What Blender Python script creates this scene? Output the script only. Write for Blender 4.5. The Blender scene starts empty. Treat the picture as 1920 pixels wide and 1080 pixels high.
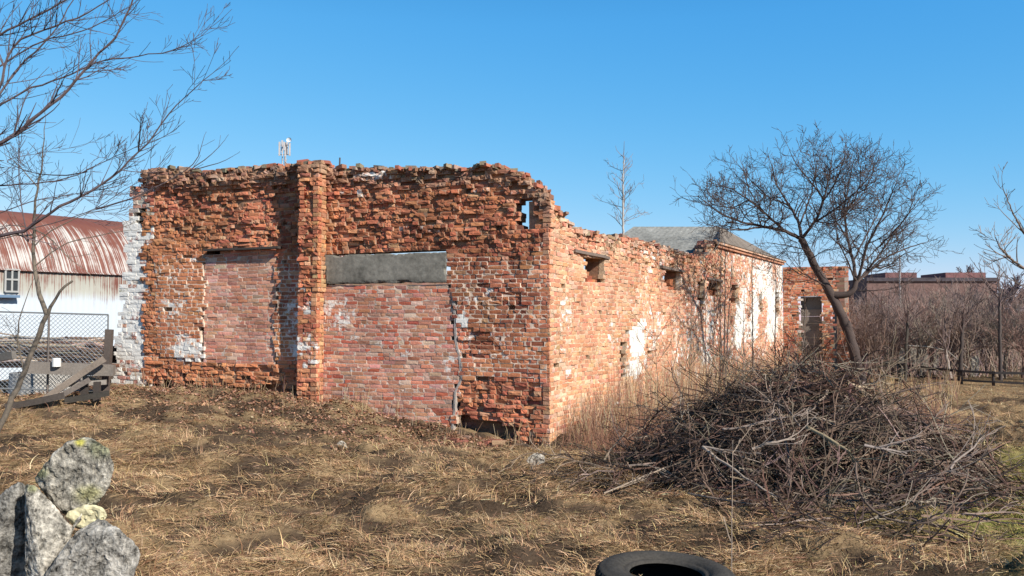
import bpy, bmesh, math, random
import numpy as np
from mathutils import Vector, noise as mnoise
from mathutils.geometry import convex_hull_2d

RNG = np.random.default_rng(7)
random.seed(7)
C = bpy.context.scene.collection

# ------------------------------------------------------------------ camera
F = 1600.0                      # focal length in photo pixels (1920 wide)
EYE = 1.6
PITCH = math.atan(60.0 / F)
cam_d = bpy.data.cameras.new("camera")
cam = bpy.data.objects.new("camera", cam_d)
C.objects.link(cam)
cam.location = (0, 0, EYE)
cam.rotation_euler = (math.pi / 2 + PITCH, 0, 0)
cam_d.sensor_width = 36
cam_d.lens = 36 * F / 1920
cam_d.clip_start = 0.05
cam_d.clip_end = 5000
bpy.context.scene.camera = cam

# ------------------------------------------------------------------ light
SUN_EL = math.radians(33)
SUN_DIR = Vector((0.711, -0.703, 0)).normalized() * math.cos(SUN_EL) + Vector((0, 0, math.sin(SUN_EL)))
sd = bpy.data.lights.new("sun", 'SUN')
sd.energy = 5.0
sd.angle = math.radians(0.5)
sd.color = (1.0, 0.93, 0.82)
sun = bpy.data.objects.new("sun", sd)
C.objects.link(sun)
sun.rotation_euler = SUN_DIR.to_track_quat('Z', 'Y').to_euler()
sun.location = (20, -20, 30)

w = bpy.data.worlds.new("World")
bpy.context.scene.world = w
w.use_nodes = True
nt = w.node_tree
bg = nt.nodes["Background"]
sky = nt.nodes.new("ShaderNodeTexSky")
sky.sky_type = 'NISHITA'
sky.sun_disc = False
sky.sun_elevation = SUN_EL
sky.sun_rotation = math.atan2(SUN_DIR.x, SUN_DIR.y)
sky.air_density = 1.0
sky.dust_density = 0.0
sky.ozone_density = 3.0
# the photograph's clear spring sky: each channel's brightness curve
sep_ = nt.nodes.new("ShaderNodeSeparateColor"); com_ = nt.nodes.new("ShaderNodeCombineColor")
nt.links.new(sky.outputs[0], sep_.inputs[0])
for i_, (g_, k_) in enumerate(((1.43, .378), (.649, 1.599), (.303, 3.94))):
    pw_ = nt.nodes.new("ShaderNodeMath"); pw_.operation = 'POWER'; pw_.inputs[1].default_value = g_
    ml_ = nt.nodes.new("ShaderNodeMath"); ml_.operation = 'MULTIPLY'; ml_.inputs[1].default_value = k_
    nt.links.new(sep_.outputs[i_], pw_.inputs[0]); nt.links.new(pw_.outputs[0], ml_.inputs[0]); nt.links.new(ml_.outputs[0], com_.inputs[i_])
gc_ = nt.nodes.new("ShaderNodeNewGeometry"); sz_ = nt.nodes.new("ShaderNodeSeparateXYZ"); mz_ = nt.nodes.new("ShaderNodeMapRange")
nt.links.new(gc_.outputs['Incoming'], sz_.inputs[0]); nt.links.new(sz_.outputs['Z'], mz_.inputs['Value'])
mz_.inputs['From Min'].default_value = -.33; mz_.inputs['From Max'].default_value = -.85; mz_.inputs['To Min'].default_value = 1; mz_.inputs['To Max'].default_value = .2
vm_ = nt.nodes.new("ShaderNodeVectorMath"); vm_.operation = 'SCALE'
nt.links.new(com_.outputs[0], vm_.inputs[0]); nt.links.new(mz_.outputs[0], vm_.inputs['Scale'])
nt.links.new(vm_.outputs[0], bg.inputs[0])
bg.inputs[1].default_value = 0.1

vs = bpy.context.scene.view_settings
vs.view_transform = 'Standard'
vs.look = 'None'
vs.exposure = 0.45
vs.gamma = 1

# ------------------------------------------------------------------ maths
CP, SP = math.cos(PITCH), math.sin(PITCH)


def ray(px, py):
    v = (540 - py) / F
    return np.array([(px - 960) / F, CP - v * SP, SP + v * CP])


def P(px, py, d):
    """World point seen at a photo pixel, d metres ahead."""
    r = ray(px, py)
    r = r * (d / r[1])
    return np.array([r[0], r[1], r[2] + EYE])


def proj(p):
    p = np.asarray(p, float)
    x, y, z = p[..., 0], p[..., 1], p[..., 2] - EYE
    f = y * CP + z * SP
    up = -y * SP + z * CP
    return 960 + F * x / f, 540 - F * up / f


def _hash(ix, iy, seed):
    h = (ix * 374761393 + iy * 668265263 + seed * 2147483647) & 0xFFFFFFFF
    h = ((h ^ (h >> 13)) * 1274126177) & 0xFFFFFFFF
    return ((h ^ (h >> 16)) & 0xFFFF) / 65535.0


def vnoise(x, y, seed=0):
    x = np.asarray(x, float); y = np.asarray(y, float)
    ix = np.floor(x).astype(np.int64); iy = np.floor(y).astype(np.int64)
    fx = x - ix; fy = y - iy
    fx = fx * fx * (3 - 2 * fx); fy = fy * fy * (3 - 2 * fy)
    a = _hash(ix, iy, seed); b = _hash(ix + 1, iy, seed)
    c = _hash(ix, iy + 1, seed); d = _hash(ix + 1, iy + 1, seed)
    return (a * (1 - fx) + b * fx) * (1 - fy) + (c * (1 - fx) + d * fx) * fy


def fbm(x, y, seed=0, o=4):
    s = 0; a = 0.5; t = 0
    for k in range(o):
        s = s + a * vnoise(np.asarray(x) * 2 ** k + 17.3 * k, np.asarray(y) * 2 ** k + 5.1 * k, seed + k)
        t += a; a *= 0.5
    return s / t


def sstep(a, b, x):
    t = np.clip((x - a) / (b - a), 0, 1)
    return t * t * (3 - 2 * t)


# ------------------------------------------------------------------ objects
def tag(o, label=None, cat=None, group=None, kind=None):
    if label: o['label'] = label
    if cat: o['category'] = cat
    if group: o['group'] = group
    if kind: o['kind'] = kind
    return o


def thing(name, label, cat, loc=(0, 0, 0), group=None):
    o = bpy.data.objects.new(name, None)
    C.objects.link(o)
    o.location = loc
    o.empty_display_size = 0.2
    return tag(o, label, cat, group)


def wloc(o):
    v = Vector((0, 0, 0))
    while o is not None:
        v = v + o.location
        o = o.parent
    return np.array(v)


def mesh_obj(name, V, Fq, mats, parent=None, base=None, col=None, attrs=None, midx=None, smooth=False):
    """V (n,3) world coords; Fq list of face arrays (k columns each)."""
    V = np.asarray(V, np.float32)
    if parent is not None:
        off = wloc(parent)
    elif base is not None:
        off = np.asarray(base, float)
    else:
        off = np.zeros(3)
    me = bpy.data.meshes.new(name)
    if not isinstance(Fq, (list, tuple)):
        Fq = [Fq]
    Fq = [np.asarray(f) for f in Fq if len(f)]
    nv = len(V)
    me.vertices.add(nv)
    me.vertices.foreach_set('co', (V - off).astype(np.float32).ravel())
    loops = np.concatenate([f.ravel() for f in Fq]).astype(np.int32)
    tot = np.concatenate([np.full(len(f), f.shape[1]) for f in Fq]).astype(np.int32)
    start = np.concatenate([[0], np.cumsum(tot)[:-1]]).astype(np.int32)
    me.loops.add(len(loops)); me.loops.foreach_set('vertex_index', loops)
    me.polygons.add(len(tot))
    me.polygons.foreach_set('loop_start', start)
    me.polygons.foreach_set('loop_total', tot)
    if midx is not None:
        me.polygons.foreach_set('material_index', np.asarray(midx, np.int32))
    me.polygons.foreach_set('use_smooth', np.full(len(tot), bool(smooth)))
    me.update(calc_edges=True)
    if col is not None:
        a = me.attributes.new('Col', 'FLOAT_COLOR', 'POINT')
        c4 = np.ones((nv, 4), np.float32); c4[:, :3] = col
        a.data.foreach_set('color', c4.ravel())
    for k, v in (attrs or {}).items():
        a = me.attributes.new(k, 'FLOAT', 'POINT')
        a.data.foreach_set('value', np.asarray(v, np.float32))
    for m in (mats if isinstance(mats, (list, tuple)) else [mats]):
        me.materials.append(m)
    o = bpy.data.objects.new(name, me)
    C.objects.link(o)
    if parent is not None:
        o.parent = parent
    else:
        o.location = off
    return o


class Acc:
    def __init__(s):
        s.V = []; s.Q = []; s.T = []; s.col = []; s.wh = []; s.n = 0

    def add(s, V, Q=None, T=None, col=(1, 1, 1), wh=0.0):
        V = np.asarray(V, float)
        k = len(V)
        s.V.append(V)
        if Q is not None: s.Q.append(np.asarray(Q) + s.n)
        if T is not None: s.T.append(np.asarray(T) + s.n)
        s.col.append(np.broadcast_to(np.asarray(col, float), (k, 3)))
        s.wh.append(np.broadcast_to(np.asarray(wh, float), (k,)))
        s.n += k

    def build(s, name, mats, parent=None, base=None, smooth=False):
        fs = []
        if s.Q: fs.append(np.concatenate(s.Q))
        if s.T: fs.append(np.concatenate(s.T))
        return mesh_obj(name, np.concatenate(s.V), fs, mats, parent, base,
                        np.concatenate(s.col), {'wh': np.concatenate(s.wh)}, smooth=smooth)

    def box(s, p0, u, v, wv, col=(1, 1, 1), wh=0.0):
        """box from corner p0 with edge vectors u,v,w"""
        p0, u, v, wv = [np.asarray(a, float) for a in (p0, u, v, wv)]
        V = [p0, p0 + u, p0 + u + v, p0 + v]
        V += [q + wv for q in V]
        Q = [[0, 3, 2, 1], [4, 5, 6, 7], [0, 1, 5, 4], [1, 2, 6, 5], [2, 3, 7, 6], [3, 0, 4, 7]]
        s.add(V, Q, col=col, wh=wh)

    def beam(s, a, b, wd, ht, col=(1, 1, 1), up=(0, 0, 1), jit=0.0):
        a = np.asarray(a, float); b = np.asarray(b, float)
        d = b - a; L = np.linalg.norm(d); d /= L
        up = np.asarray(up, float)
        sd_ = np.cross(d, up); sd_ /= np.linalg.norm(sd_)
        up2 = np.cross(sd_, d)
        n = max(1, int(L / 0.4)) if jit else 1
        V = []; Q = []
        for i in range(n + 1):
            c = a + (b - a) * i / n
            w2, h2 = wd / 2, ht / 2
            if jit:
                c = c + RNG.normal(0, jit, 3); w2 *= 1 + RNG.normal(0, .06); h2 *= 1 + RNG.normal(0, .06)
            V += [c - sd_ * w2 - up2 * h2, c + sd_ * w2 - up2 * h2, c + sd_ * w2 + up2 * h2, c - sd_ * w2 + up2 * h2]
            if i:
                o = 4 * (i - 1)
                for k in range(4):
                    Q.append([o + k, o + (k + 1) % 4, o + 4 + (k + 1) % 4, o + 4 + k])
        Q.append([3, 2, 1, 0]); o = 4 * n; Q.append([o, o + 1, o + 2, o + 3])
        s.add(V, Q, col=col)

    def tube(s, pts, rad, sides=4, col=(1, 1, 1)):
        pts = np.asarray(pts, float); n = len(pts)
        rad = np.broadcast_to(np.asarray(rad, float), (n,))
        t = np.gradient(pts, axis=0)
        t /= np.linalg.norm(t, axis=1)[:, None] + 1e-9
        m = t.mean(0)
        ref = np.array([1., 0, 0]) if abs(m[0]) < 0.6 else np.array([0, 1., 0])
        a = np.cross(t, ref); a /= np.linalg.norm(a, axis=1)[:, None] + 1e-9
        b = np.cross(t, a)
        ang = np.arange(sides) * 2 * np.pi / sides
        V = pts[:, None, :] + rad[:, None, None] * (np.cos(ang)[None, :, None] * a[:, None, :] + np.sin(ang)[None, :, None] * b[:, None, :])
        V = V.reshape(-1, 3)
        k = np.arange(sides); k2 = (k + 1) % sides
        i = np.arange(n - 1)[:, None] * sides
        Q = np.stack([i + k, i + k2, i + sides + k2, i + sides + k], -1).reshape(-1, 4)
        s.add(V, Q, col=col)
        if rad[-1] > 0.012 and sides == 4:
            o = s.n - sides
            s.Q.append(np.array([[o, o + 1, o + 2, o + 3]]))


# ------------------------------------------------------------------ materials
def new_mat(name, rough=0.9):
    m = bpy.data.materials.new(name)
    m.use_nodes = True
    b = m.node_tree.nodes["Principled BSDF"]
    b.inputs['Roughness'].default_value = rough
    b.inputs['Specular IOR Level'].default_value = 0.25
    return m, m.node_tree, b


def N(nt, typ, **kw):
    n = nt.nodes.new(typ)
    for k, v in kw.items():
        if k in n.inputs: n.inputs[k].default_value = v
        else: setattr(n, k, v)
    return n


def attr_mat(name, rough=0.9, nscale=30, namt=0.35, bump=0.3, bdist=0.01, white=False, spec=0.25, big=1.5, wcol=(0.72, 0.70, 0.66)):
    """Base colour from the mesh's own colours with grain; optional whitewash remains."""
    m, nt, b = new_mat(name, rough)
    L = nt.links.new
    b.inputs['Specular IOR Level'].default_value = spec
    at = N(nt, 'ShaderNodeAttribute', attribute_name='Col')
    geo = N(nt, 'ShaderNodeTexCoord')
    n1 = N(nt, 'ShaderNodeTexNoise', Scale=nscale, Detail=6.0, Roughness=0.65)
    L(geo.outputs['Object'], n1.inputs['Vector'])
    n2 = N(nt, 'ShaderNodeTexNoise', Scale=big, Detail=4.0, Roughness=0.6)
    L(geo.outputs['Object'], n2.inputs['Vector'])
    ad = N(nt, 'ShaderNodeMath', operation='ADD'); L(n1.outputs[0], ad.inputs[0]); L(n2.outputs[0], ad.inputs[1])
    mr = N(nt, 'ShaderNodeMapRange')
    mr.inputs['From Min'].default_value = 0.65; mr.inputs['From Max'].default_value = 1.35
    mr.inputs['To Min'].default_value = 1 - namt; mr.inputs['To Max'].default_value = 1 + namt
    L(ad.outputs[0], mr.inputs['Value'])
    mul = N(nt, 'ShaderNodeVectorMath', operation='SCALE')
    L(at.outputs['Color'], mul.inputs[0]); L(mr.outputs[0], mul.inputs['Scale'])
    out = mul.outputs[0]
    if white:
        aw = N(nt, 'ShaderNodeAttribute', attribute_name='wh')
        nw = N(nt, 'ShaderNodeTexNoise', Scale=7.0, Detail=7.0, Roughness=0.7)
        L(geo.outputs['Object'], nw.inputs['Vector'])
        s1 = N(nt, 'ShaderNodeMath', operation='ADD'); L(nw.outputs[0], s1.inputs[0]); L(aw.outputs['Fac'], s1.inputs[1])
        r2 = N(nt, 'ShaderNodeMapRange'); r2.interpolation_type = 'SMOOTHSTEP'
        r2.inputs['From Min'].default_value = 0.92; r2.inputs['From Max'].default_value = 1.08
        L(s1.outputs[0], r2.inputs['Value'])
        mx = N(nt, 'ShaderNodeMix', data_type='RGBA')
        L(r2.outputs[0], mx.inputs['Factor']); L(out, mx.inputs['A'])
        mx.inputs['B'].default_value = (*wcol, 1)
        out = mx.outputs['Result']
    L(out, b.inputs['Base Color'])
    if bump:
        bp = N(nt, 'ShaderNodeBump', Strength=bump, Distance=bdist)
        L(n1.outputs[0], bp.inputs['Height']); L(bp.outputs[0], b.inputs['Normal'])
    return m


M_MAS = attr_mat('masonry', 0.95, 28, 0.38, 0.55, 0.012, white=True, spec=0.1)
M_GROUND = attr_mat('soil_and_thatch', 0.98, 26, 0.45, 0.8, 0.03, spec=0.05, big=3)
M_GRASS = attr_mat('dry_grass', 0.95, 8, 0.25, 0, spec=0.03)
M_BARK = attr_mat('bark', 0.9, 45, 0.45, 0.6, 0.006, spec=0.2)
M_WOOD = attr_mat('weathered_wood', 0.85, 30, 0.35, 0.4, 0.006, spec=0.2)
M_ROCK = attr_mat('concrete_rock', 0.95, 75, 1.1, 1.0, 0.012, white=True, spec=0.1, big=16, wcol=(0.34, 0.33, 0.30))
M_METAL = attr_mat('painted_metal', 0.55, 20, 0.15, 0.1, 0.003, spec=0.5)
M_CONC = attr_mat('concrete', 0.9, 14, 0.5, 0.35, 0.006, spec=0.2, big=2)

# ------------------------------------------------------------------ ground
GC = np.array([  # x, y, z control heights
    (0, 0, 0), (-4, 2, .05), (4, 2, 0), (-8, 8, .15), (-12, 12, .28), (-9.2, 14.5, .27), (-8.3, 17.0, .22),
    (-7.5, 16.4, .24), (-6, 15.9, .22), (-4.3, 15.3, .17), (-3.3, 15.1, .12), (-2.3, 14.9, -.08), (-1.25, 14.6, -.40), (-.9, 14.2, -.44),
    (-.3, 14.2, -.50), (0.1, 13.9, -.50), (.8, 13.8, -.42), (1.4, 15, -.3), (2.3, 16.6, -.18), (4.2, 20, -.15), (7.5, 26, -.2), (9, 29, -.3),
    (-4, 11, .0), (-1.5, 11.5, -.22), (0.5, 11, -.22), (-3, 7, -.05), (0, 6, -.08), (2, 8, -.12), (3.3, 9, -.1), (6, 9, -.12),
    (10, 15, -.2), (15, 25, -.42), (11, 27.5, -.42), (17.5, 26, -.42), (8, 20, -.18), (6, 4, 0), (20, 40, -.2), (-14, 18, .1), (-14, 24, .05), (-20, 30, 0),
    (0, 22, .0), (0, 40, 0), (40, 60, -.1), (-40, 60, 0), (-3.6, 4.5, -.02)], float)


def G0(x, y):
    x = np.asarray(x, float); y = np.asarray(y, float)
    sh = x.shape; x = x.ravel(); y = y.ravel()
    out = np.empty(len(x))
    for i in range(0, len(x), 40000):
        d2 = (x[i:i + 40000, None] - GC[:, 0]) ** 2 + (y[i:i + 40000, None] - GC[:, 1]) ** 2 + 0.15
        wt = 1 / d2 ** 1.6
        out[i:i + 40000] = (wt * GC[:, 2]).sum(1) / wt.sum(1)
    return out.reshape(sh)


SCORCH = [(-1.52, 6.6, .34, .26), (-2.04, 6.4, .30, .24), (-.95, 6.3, .30, .22), (.05, 7.3, .34, .28), (-1.5, 9.3, .5, .35), (-.06, 9.6, .5, .35),
          (-2.6, 6.7, .3, .25), (-2.9, 8.6, .5, .3), (1.6, 5.4, .35, .2), (2.9, 5.6, .35, .2), (-.5, 5.4, .3, .2), (.9, 10.6, .5, .35)]


def scorch(x, y):
    s = np.zeros(np.shape(x)); n = (fbm(x * 2.2, y * 3.2, 63, 4) - .5) * 2.6
    for a, b, rx, ry in SCORCH:
        s = np.maximum(s, 1 - sstep(.5, 1.2, np.sqrt(((x - a) / rx) ** 2 + ((y - b) / ry) ** 2) + n))
    return s


def hum(x, y):
    """hummocks of matted grass"""
    a = (fbm(x * 0.9 + 3, y * 1.3, 3, 3) - .5) * 0.30
    b = (fbm(x * 2.6, y * 4.6 + 9, 5, 3) - .5) * 0.27
    c = (vnoise(x * 7, y * 11, 9) - .5) * 0.06
    r = np.hypot(x, y)
    return (a + b + c - .05 * scorch(x, y)) * sstep(0.5, 3, r) * (1 - 0.5 * sstep(18, 40, r))


def G(x, y):
    return G0(x, y) + hum(np.asarray(x, float), np.asarray(y, float))


def bare(x, y):
    """0..1, where dark soil shows through the thatch"""
    h = fbm(x * 2.6, y * 4.6 + 9, 5, 3)
    n = fbm(x * 1.1 + 50, y * 1.9, 21, 4)
    leftish = 1 - sstep(0.5, 5.5, x)
    t = 0.475 + 0.105 * leftish
    return np.maximum(1 - sstep(t - .10, t + .02, n * .55 + h * .45), 1.15 * scorch(np.asarray(x, float), np.asarray(y, float)))


def green(x, y):
    return sstep(0.0, 1.6, x - 2.0 - 0.12 * y + (fbm(x, y, 33) - .5) * 2.4) * (1 - sstep(9, 13, y)) * .9


def axis(lo, hi, step, far, k=1.25):
    a = list(np.arange(lo, hi, step))
    s = step; v = hi
    while v < far: a.append(v); s *= k; v += s
    s = step; v = lo - step
    while v > -far: a.insert(0, v); s *= k; v -= s
    return np.array(a)


gx = axis(-10, 12, .05, 2500); gy = axis(2.0, 19, .05, 2500)
GX, GY = np.meshgrid(gx, gy)
GZ = G(GX, GY)
nx, ny = len(gx), len(gy)


def G(x, y):
    """height of the ground sheet itself"""
    x = np.asarray(x, float); y = np.asarray(y, float)
    i = np.clip(np.searchsorted(gx, x) - 1, 0, nx - 2); j = np.clip(np.searchsorted(gy, y) - 1, 0, ny - 2)
    fx = (x - gx[i]) / (gx[i + 1] - gx[i]); fy = (y - gy[j]) / (gy[j + 1] - gy[j])
    return (GZ[j, i] * (1 - fx) + GZ[j, i + 1] * fx) * (1 - fy) + (GZ[j + 1, i] * (1 - fx) + GZ[j + 1, i + 1] * fx) * fy


V = np.stack([GX, GY, GZ], -1).reshape(-1, 3)
ii = (np.arange(ny - 1)[:, None] * nx + np.arange(nx - 1)).ravel()
Q = np.stack([ii, ii + 1, ii + nx + 1, ii + nx], -1)
bx_ = bare(V[:, 0], V[:, 1])[:, None]
gn_ = green(V[:, 0], V[:, 1])[:, None]
tn = fbm(V[:, 0] * 3, V[:, 1] * 5, 12)[:, None]
straw = np.array([.25, .175, .10]) * (0.55 + .9 * tn)  # sheet painted darker than the blades for the shade under the thatch
bx_ = np.minimum(bx_, 1)
col = straw * (1 - bx_) + np.array([.075, .052, .036]) * bx_
col = col * (1 - gn_) + np.array([.16, .16, .045]) * gn_
mesh_obj('ground', V, Q, M_GROUND, col=col, smooth=True)
bpy.data.objects['ground']['kind'] = 'structure'

# ------------------------------------------------------------------ building frames
Cc = np.array([0.63, 14.3, 0.0])
UF = np.array([-0.9415, 0.337, 0.0]); NF = np.array([-0.337, -0.9415, 0.0])
US = np.array([0.486, 0.874, 0.0]); NS = np.array([0.874, -0.486, 0.0])


def on_plane(px, py, O, U, Nn):
    r = ray(px, py); e = np.array([0, 0, EYE])
    t = np.dot(O - e, Nn) / np.dot(r, Nn)
    p = e + r * t
    return np.dot(p - O, U), p[2]


def fr(px, py): return on_plane(px, py, Cc, UF, NF)
def sr(px, py): return on_plane(px, py, Cc, US, NS)


def prof(pts, conv):
    q = sorted(conv(*p) for p in pts)
    xs = np.array([a for a, _ in q]); zs = np.array([b for _, b in q])
    return lambda u: np.interp(u, xs, zs)


GT = []
for j in range(2):
    for i in range(3):
        a = j * 4 + i; GT.append([a, a + 1, a + 5, a + 4])
PER = [0, 1, 2, 3, 7, 11, 10, 9, 8, 4]
for k in range(10):
    GT.append([PER[(k + 1) % 10], PER[k], 12 + k, 12 + (k + 1) % 10])
GT = np.array(GT)
A4 = np.array([0, .3, .7, 1.0]); B3 = np.array([0, .5, 1.0])
GA = np.concatenate([np.tile(A4, 3)]); GB = np.repeat(B3, 4)
PA = np.array([GA[k] for k in PER]); PB = np.array([GB[k] for k in PER])
EDGE = np.array([1 if (a in (0, 1) or b in (0, 1)) else 0 for a, b in zip(GA, GB)])
CORN = np.array([1 if (a in (0, 1) and b in (0, 1)) else 0 for a, b in zip(GA, GB)])


def bricks(acc, O, U, Nn, u0, u1, z0, z1, off, back, col, wh, rough, gap=0.006, rng=RNG):
    n = len(u0)
    if not n: return
    up = np.array([0, 0, 1.])
    L = (u1 - u0)
    a = np.concatenate([GA, PA]); b = np.concatenate([GB, PB])
    uu = u0[:, None] + gap + (L - 2 * gap)[:, None] * a
    zz = z0[:, None] + gap + (z1 - z0 - 2 * gap)[:, None] * b
    dd = np.empty((n, 22))
    r = rough[:, None]
    tilt = rng.normal(0, 1, (n, 1)) * r * .6; tilt2 = rng.normal(0, 1, (n, 1)) * r * .5
    dd[:, :12] = off[:, None] - EDGE * (0.0015 + .20 * r) - CORN * (.32 * r) + rng.normal(0, 1, (n, 12)) * r * .35 + (GA - .5) * tilt * 2 + (GB - .5) * tilt2 * 2
    dd[:, 12:] = back[:, None]
    uu[:, :12] += rng.normal(0, 1, (n, 12)) * (.0015 + r * .25)
    zz[:, :12] += rng.normal(0, 1, (n, 12)) * (.0012 + r * .16)
    Vv = O + uu[..., None] * U + dd[..., None] * Nn + zz[..., None] * up
    Fq = (GT[None] + (np.arange(n) * 22)[:, None, None]).reshape(-1, 4)
    cc = np.repeat(col, 22, 0)
    acc.add(Vv.reshape(-1, 3), Fq, col=cc, wh=np.repeat(wh, 22))


BT = np.array([[0, 1, 2, 3], [1, 0, 4, 5], [2, 1, 5, 6], [3, 2, 6, 7], [0, 3, 7, 4], [7, 6, 5, 4]])


def boxes(acc, O, U, Nn, u0, u1, z0, z1, f, bk, col, wh):
    n = len(u0)
    if not n: return
    up = np.array([0, 0, 1.])
    uu = np.stack([u0, u1, u1, u0, u0, u1, u1, u0], 1); zz = np.stack([z0, z0, z1, z1] * 2, 1)
    dd = np.stack([f, f, f, f, bk, bk, bk, bk], 1)
    Vv = O + uu[..., None] * U + dd[..., None] * Nn + zz[..., None] * up
    Fq = (BT[None] + (np.arange(n) * 8)[:, None, None]).reshape(-1, 4)
    acc.add(Vv.reshape(-1, 3), Fq, col=np.repeat(col, 8, 0), wh=np.repeat(wh, 8))


def masonry(acc, O, U, Nn, ur, zr, inside, style, ch=0.081, bl=0.235, header=.5, tilt=None, thick=.42, rng=RNG,
            backing=True, front_depth=.12, seed=0, endin=0.0):
    """Lay courses. inside(u,z)->bool; style(u,z,px,py)->dict(off,rough,miss,mort,mcol,col,wh,back)"""
    z = zr[0]; k = 0
    U0, U1, Z0, Z1 = [], [], [], []
    while z < zr[1]:
        h = ch * rng.uniform(.96, 1.04)
        u = ur[0] + rng.uniform(-.12, 0.0) if k % 2 else ur[0] - .06
        u = ur[0] if False else u
        while u < ur[1]:
            l = (bl if rng.random() > header else bl * .5) * rng.uniform(.93, 1.06)
            a, b = max(u, ur[0]), min(u + l, ur[1])
            if b - a > .03:
                U0.append(a); U1.append(b); Z0.append(z); Z1.append(z + h)
            u += l
        z += h; k += 1
    U0, U1, Z0, Z1 = map(np.array, (U0, U1, Z0, Z1))
    uc = (U0 + U1) / 2; zc = (Z0 + Z1) / 2
    if tilt is not None:
        dz = tilt(uc, zc); Z0 = Z0 + dz; Z1 = Z1 + dz; zc = zc + dz
    ok = inside(uc, zc)
    U0, U1, Z0, Z1, uc, zc = [a[ok] for a in (U0, U1, Z0, Z1, uc, zc)]
    pw = O + uc[:, None] * U + zc[:, None] * np.array([0, 0, 1.])
    px, py = proj(pw)
    s = style(uc, zc, px, py, len(uc))
    M0 = np.where(U0 < ur[0] + .02, U0 + endin, U0); M1 = np.where(U1 > ur[1] - .02, U1 - endin, U1)
    M0 = np.minimum(M0, M1 - .002)
    if backing:
        boxes(acc, O, U, Nn, M0, M1, Z0, Z1, s['back'] - .003 * rng.random(len(uc)), np.full(len(uc), -thick), s['bcol'], s['wh'] * .3)
    fill = sstep(.45, .85, s['wh'])
    s['mort'] = s['mort'] * (1 - .8 * fill); s['rough'] = s['rough'] * (1 - .6 * fill)
    live = rng.random(len(uc)) > s['miss']
    g = lambda a: a[live]
    mo = g(s['off'] - s['mort'])
    boxes(acc, O, U, Nn, g(M0), g(M1), g(Z0), g(Z1), mo, g(s['back']) - .02, g(s['mcol']), g(s['wh']))
    bricks(acc, O, U, Nn, g(U0), g(U1), g(Z0), g(Z1), g(s['off']), g(s['back']) - .01, g(s['col']), g(s['wh']), g(s['rough']),
           gap=s.get('gap', .0068), rng=rng)
    return uc, zc


def palette(n, cols, wts, rng=RNG, var=.115):
    cols = np.array(cols); i = rng.choice(len(cols), n, p=np.array(wts) / sum(wts))
    c = cols[i] * (1 + rng.normal(0, var, (n, 1))) * (1 + rng.normal(0, .05, (n, 3)))
    return np.clip(c, .01, .9)


RED = [(.46, .165, .09), (.52, .215, .115), (.40, .135, .08), (.48, .185, .105), (.30, .10, .066), (.56, .30, .18)]
RWT = [5, 3, 3, 4, 1.0, .8]


def blob(px, py, L):
    s = np.zeros(np.shape(px))
    for cx, cy, rx, ry, a in L:
        s = np.maximum(s, a * np.exp(-(((px - cx) / rx) ** 2 + ((py - cy) / ry) ** 2) ** 1.5))
    return s


# ------------------------------------------------------------------ ruined building
ruin = thing('ruined_building', 'roofless red brick ruin with bricked-up doorways, crumbling wall tops and whitewash remains',
             'building', tuple(Cc))

top_f = prof([(255, 327), (275, 319), (340, 319), (400, 323), (440, 318), (480, 313), (530, 312), (575, 307), (600, 311), (614, 317),
              (700, 317), (780, 319), (860, 315), (930, 312), (958, 320), (980, 336), (1000, 342), (1018, 356), (1034, 378), (1040, 384)], fr)
uL = fr(266, 600)[0]
F_WHITE = [(320, 575, 45, 38, .45), (350, 655, 50, 35, .62), (300, 520, 40, 25, .4), (350, 485, 30, 10, .45), (410, 560, 12, 25, .4), (575, 640, 20, 60, .5),
           (545, 600, 25, 90, .45), (868, 600, 12, 22, .7), (640, 110, 1, 1, 0), (700, 330, 60, 12, .45), (920, 355, 60, 14, .42), (790, 425, 90, 30, .3),
           (560, 660, 22, 30, .6), (880, 560, 90, 50, .38), (660, 362, 40, 10, .5), (910, 640, 90, 60, .36)]


def erosion_front(px, py):
    e = np.zeros(np.shape(px))
    e = np.maximum(e, sstep(530, 440, py) * (1 - .0 * px) * np.where(px > 615, 1, .85))
    e = np.maximum(e, sstep(655, 700, py) * (px < 600))
    e = np.maximum(e, sstep(690, 740, py) * (px > 850))
    e = np.maximum(e, sstep(50, 10, np.abs(px - 262)) * .7)
    e = np.maximum(e, sstep(300, 200, px) * .6)
    e = np.maximum(e, blob(px, py, [(900, 640, 50, 40, .6), (780, 670, 1, 1, .6), (940, 560, 60, 40, .5)]))
    e = e * np.where(px > 1005, .55, 1)
    return np.clip(e, .12, 1)


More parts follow.
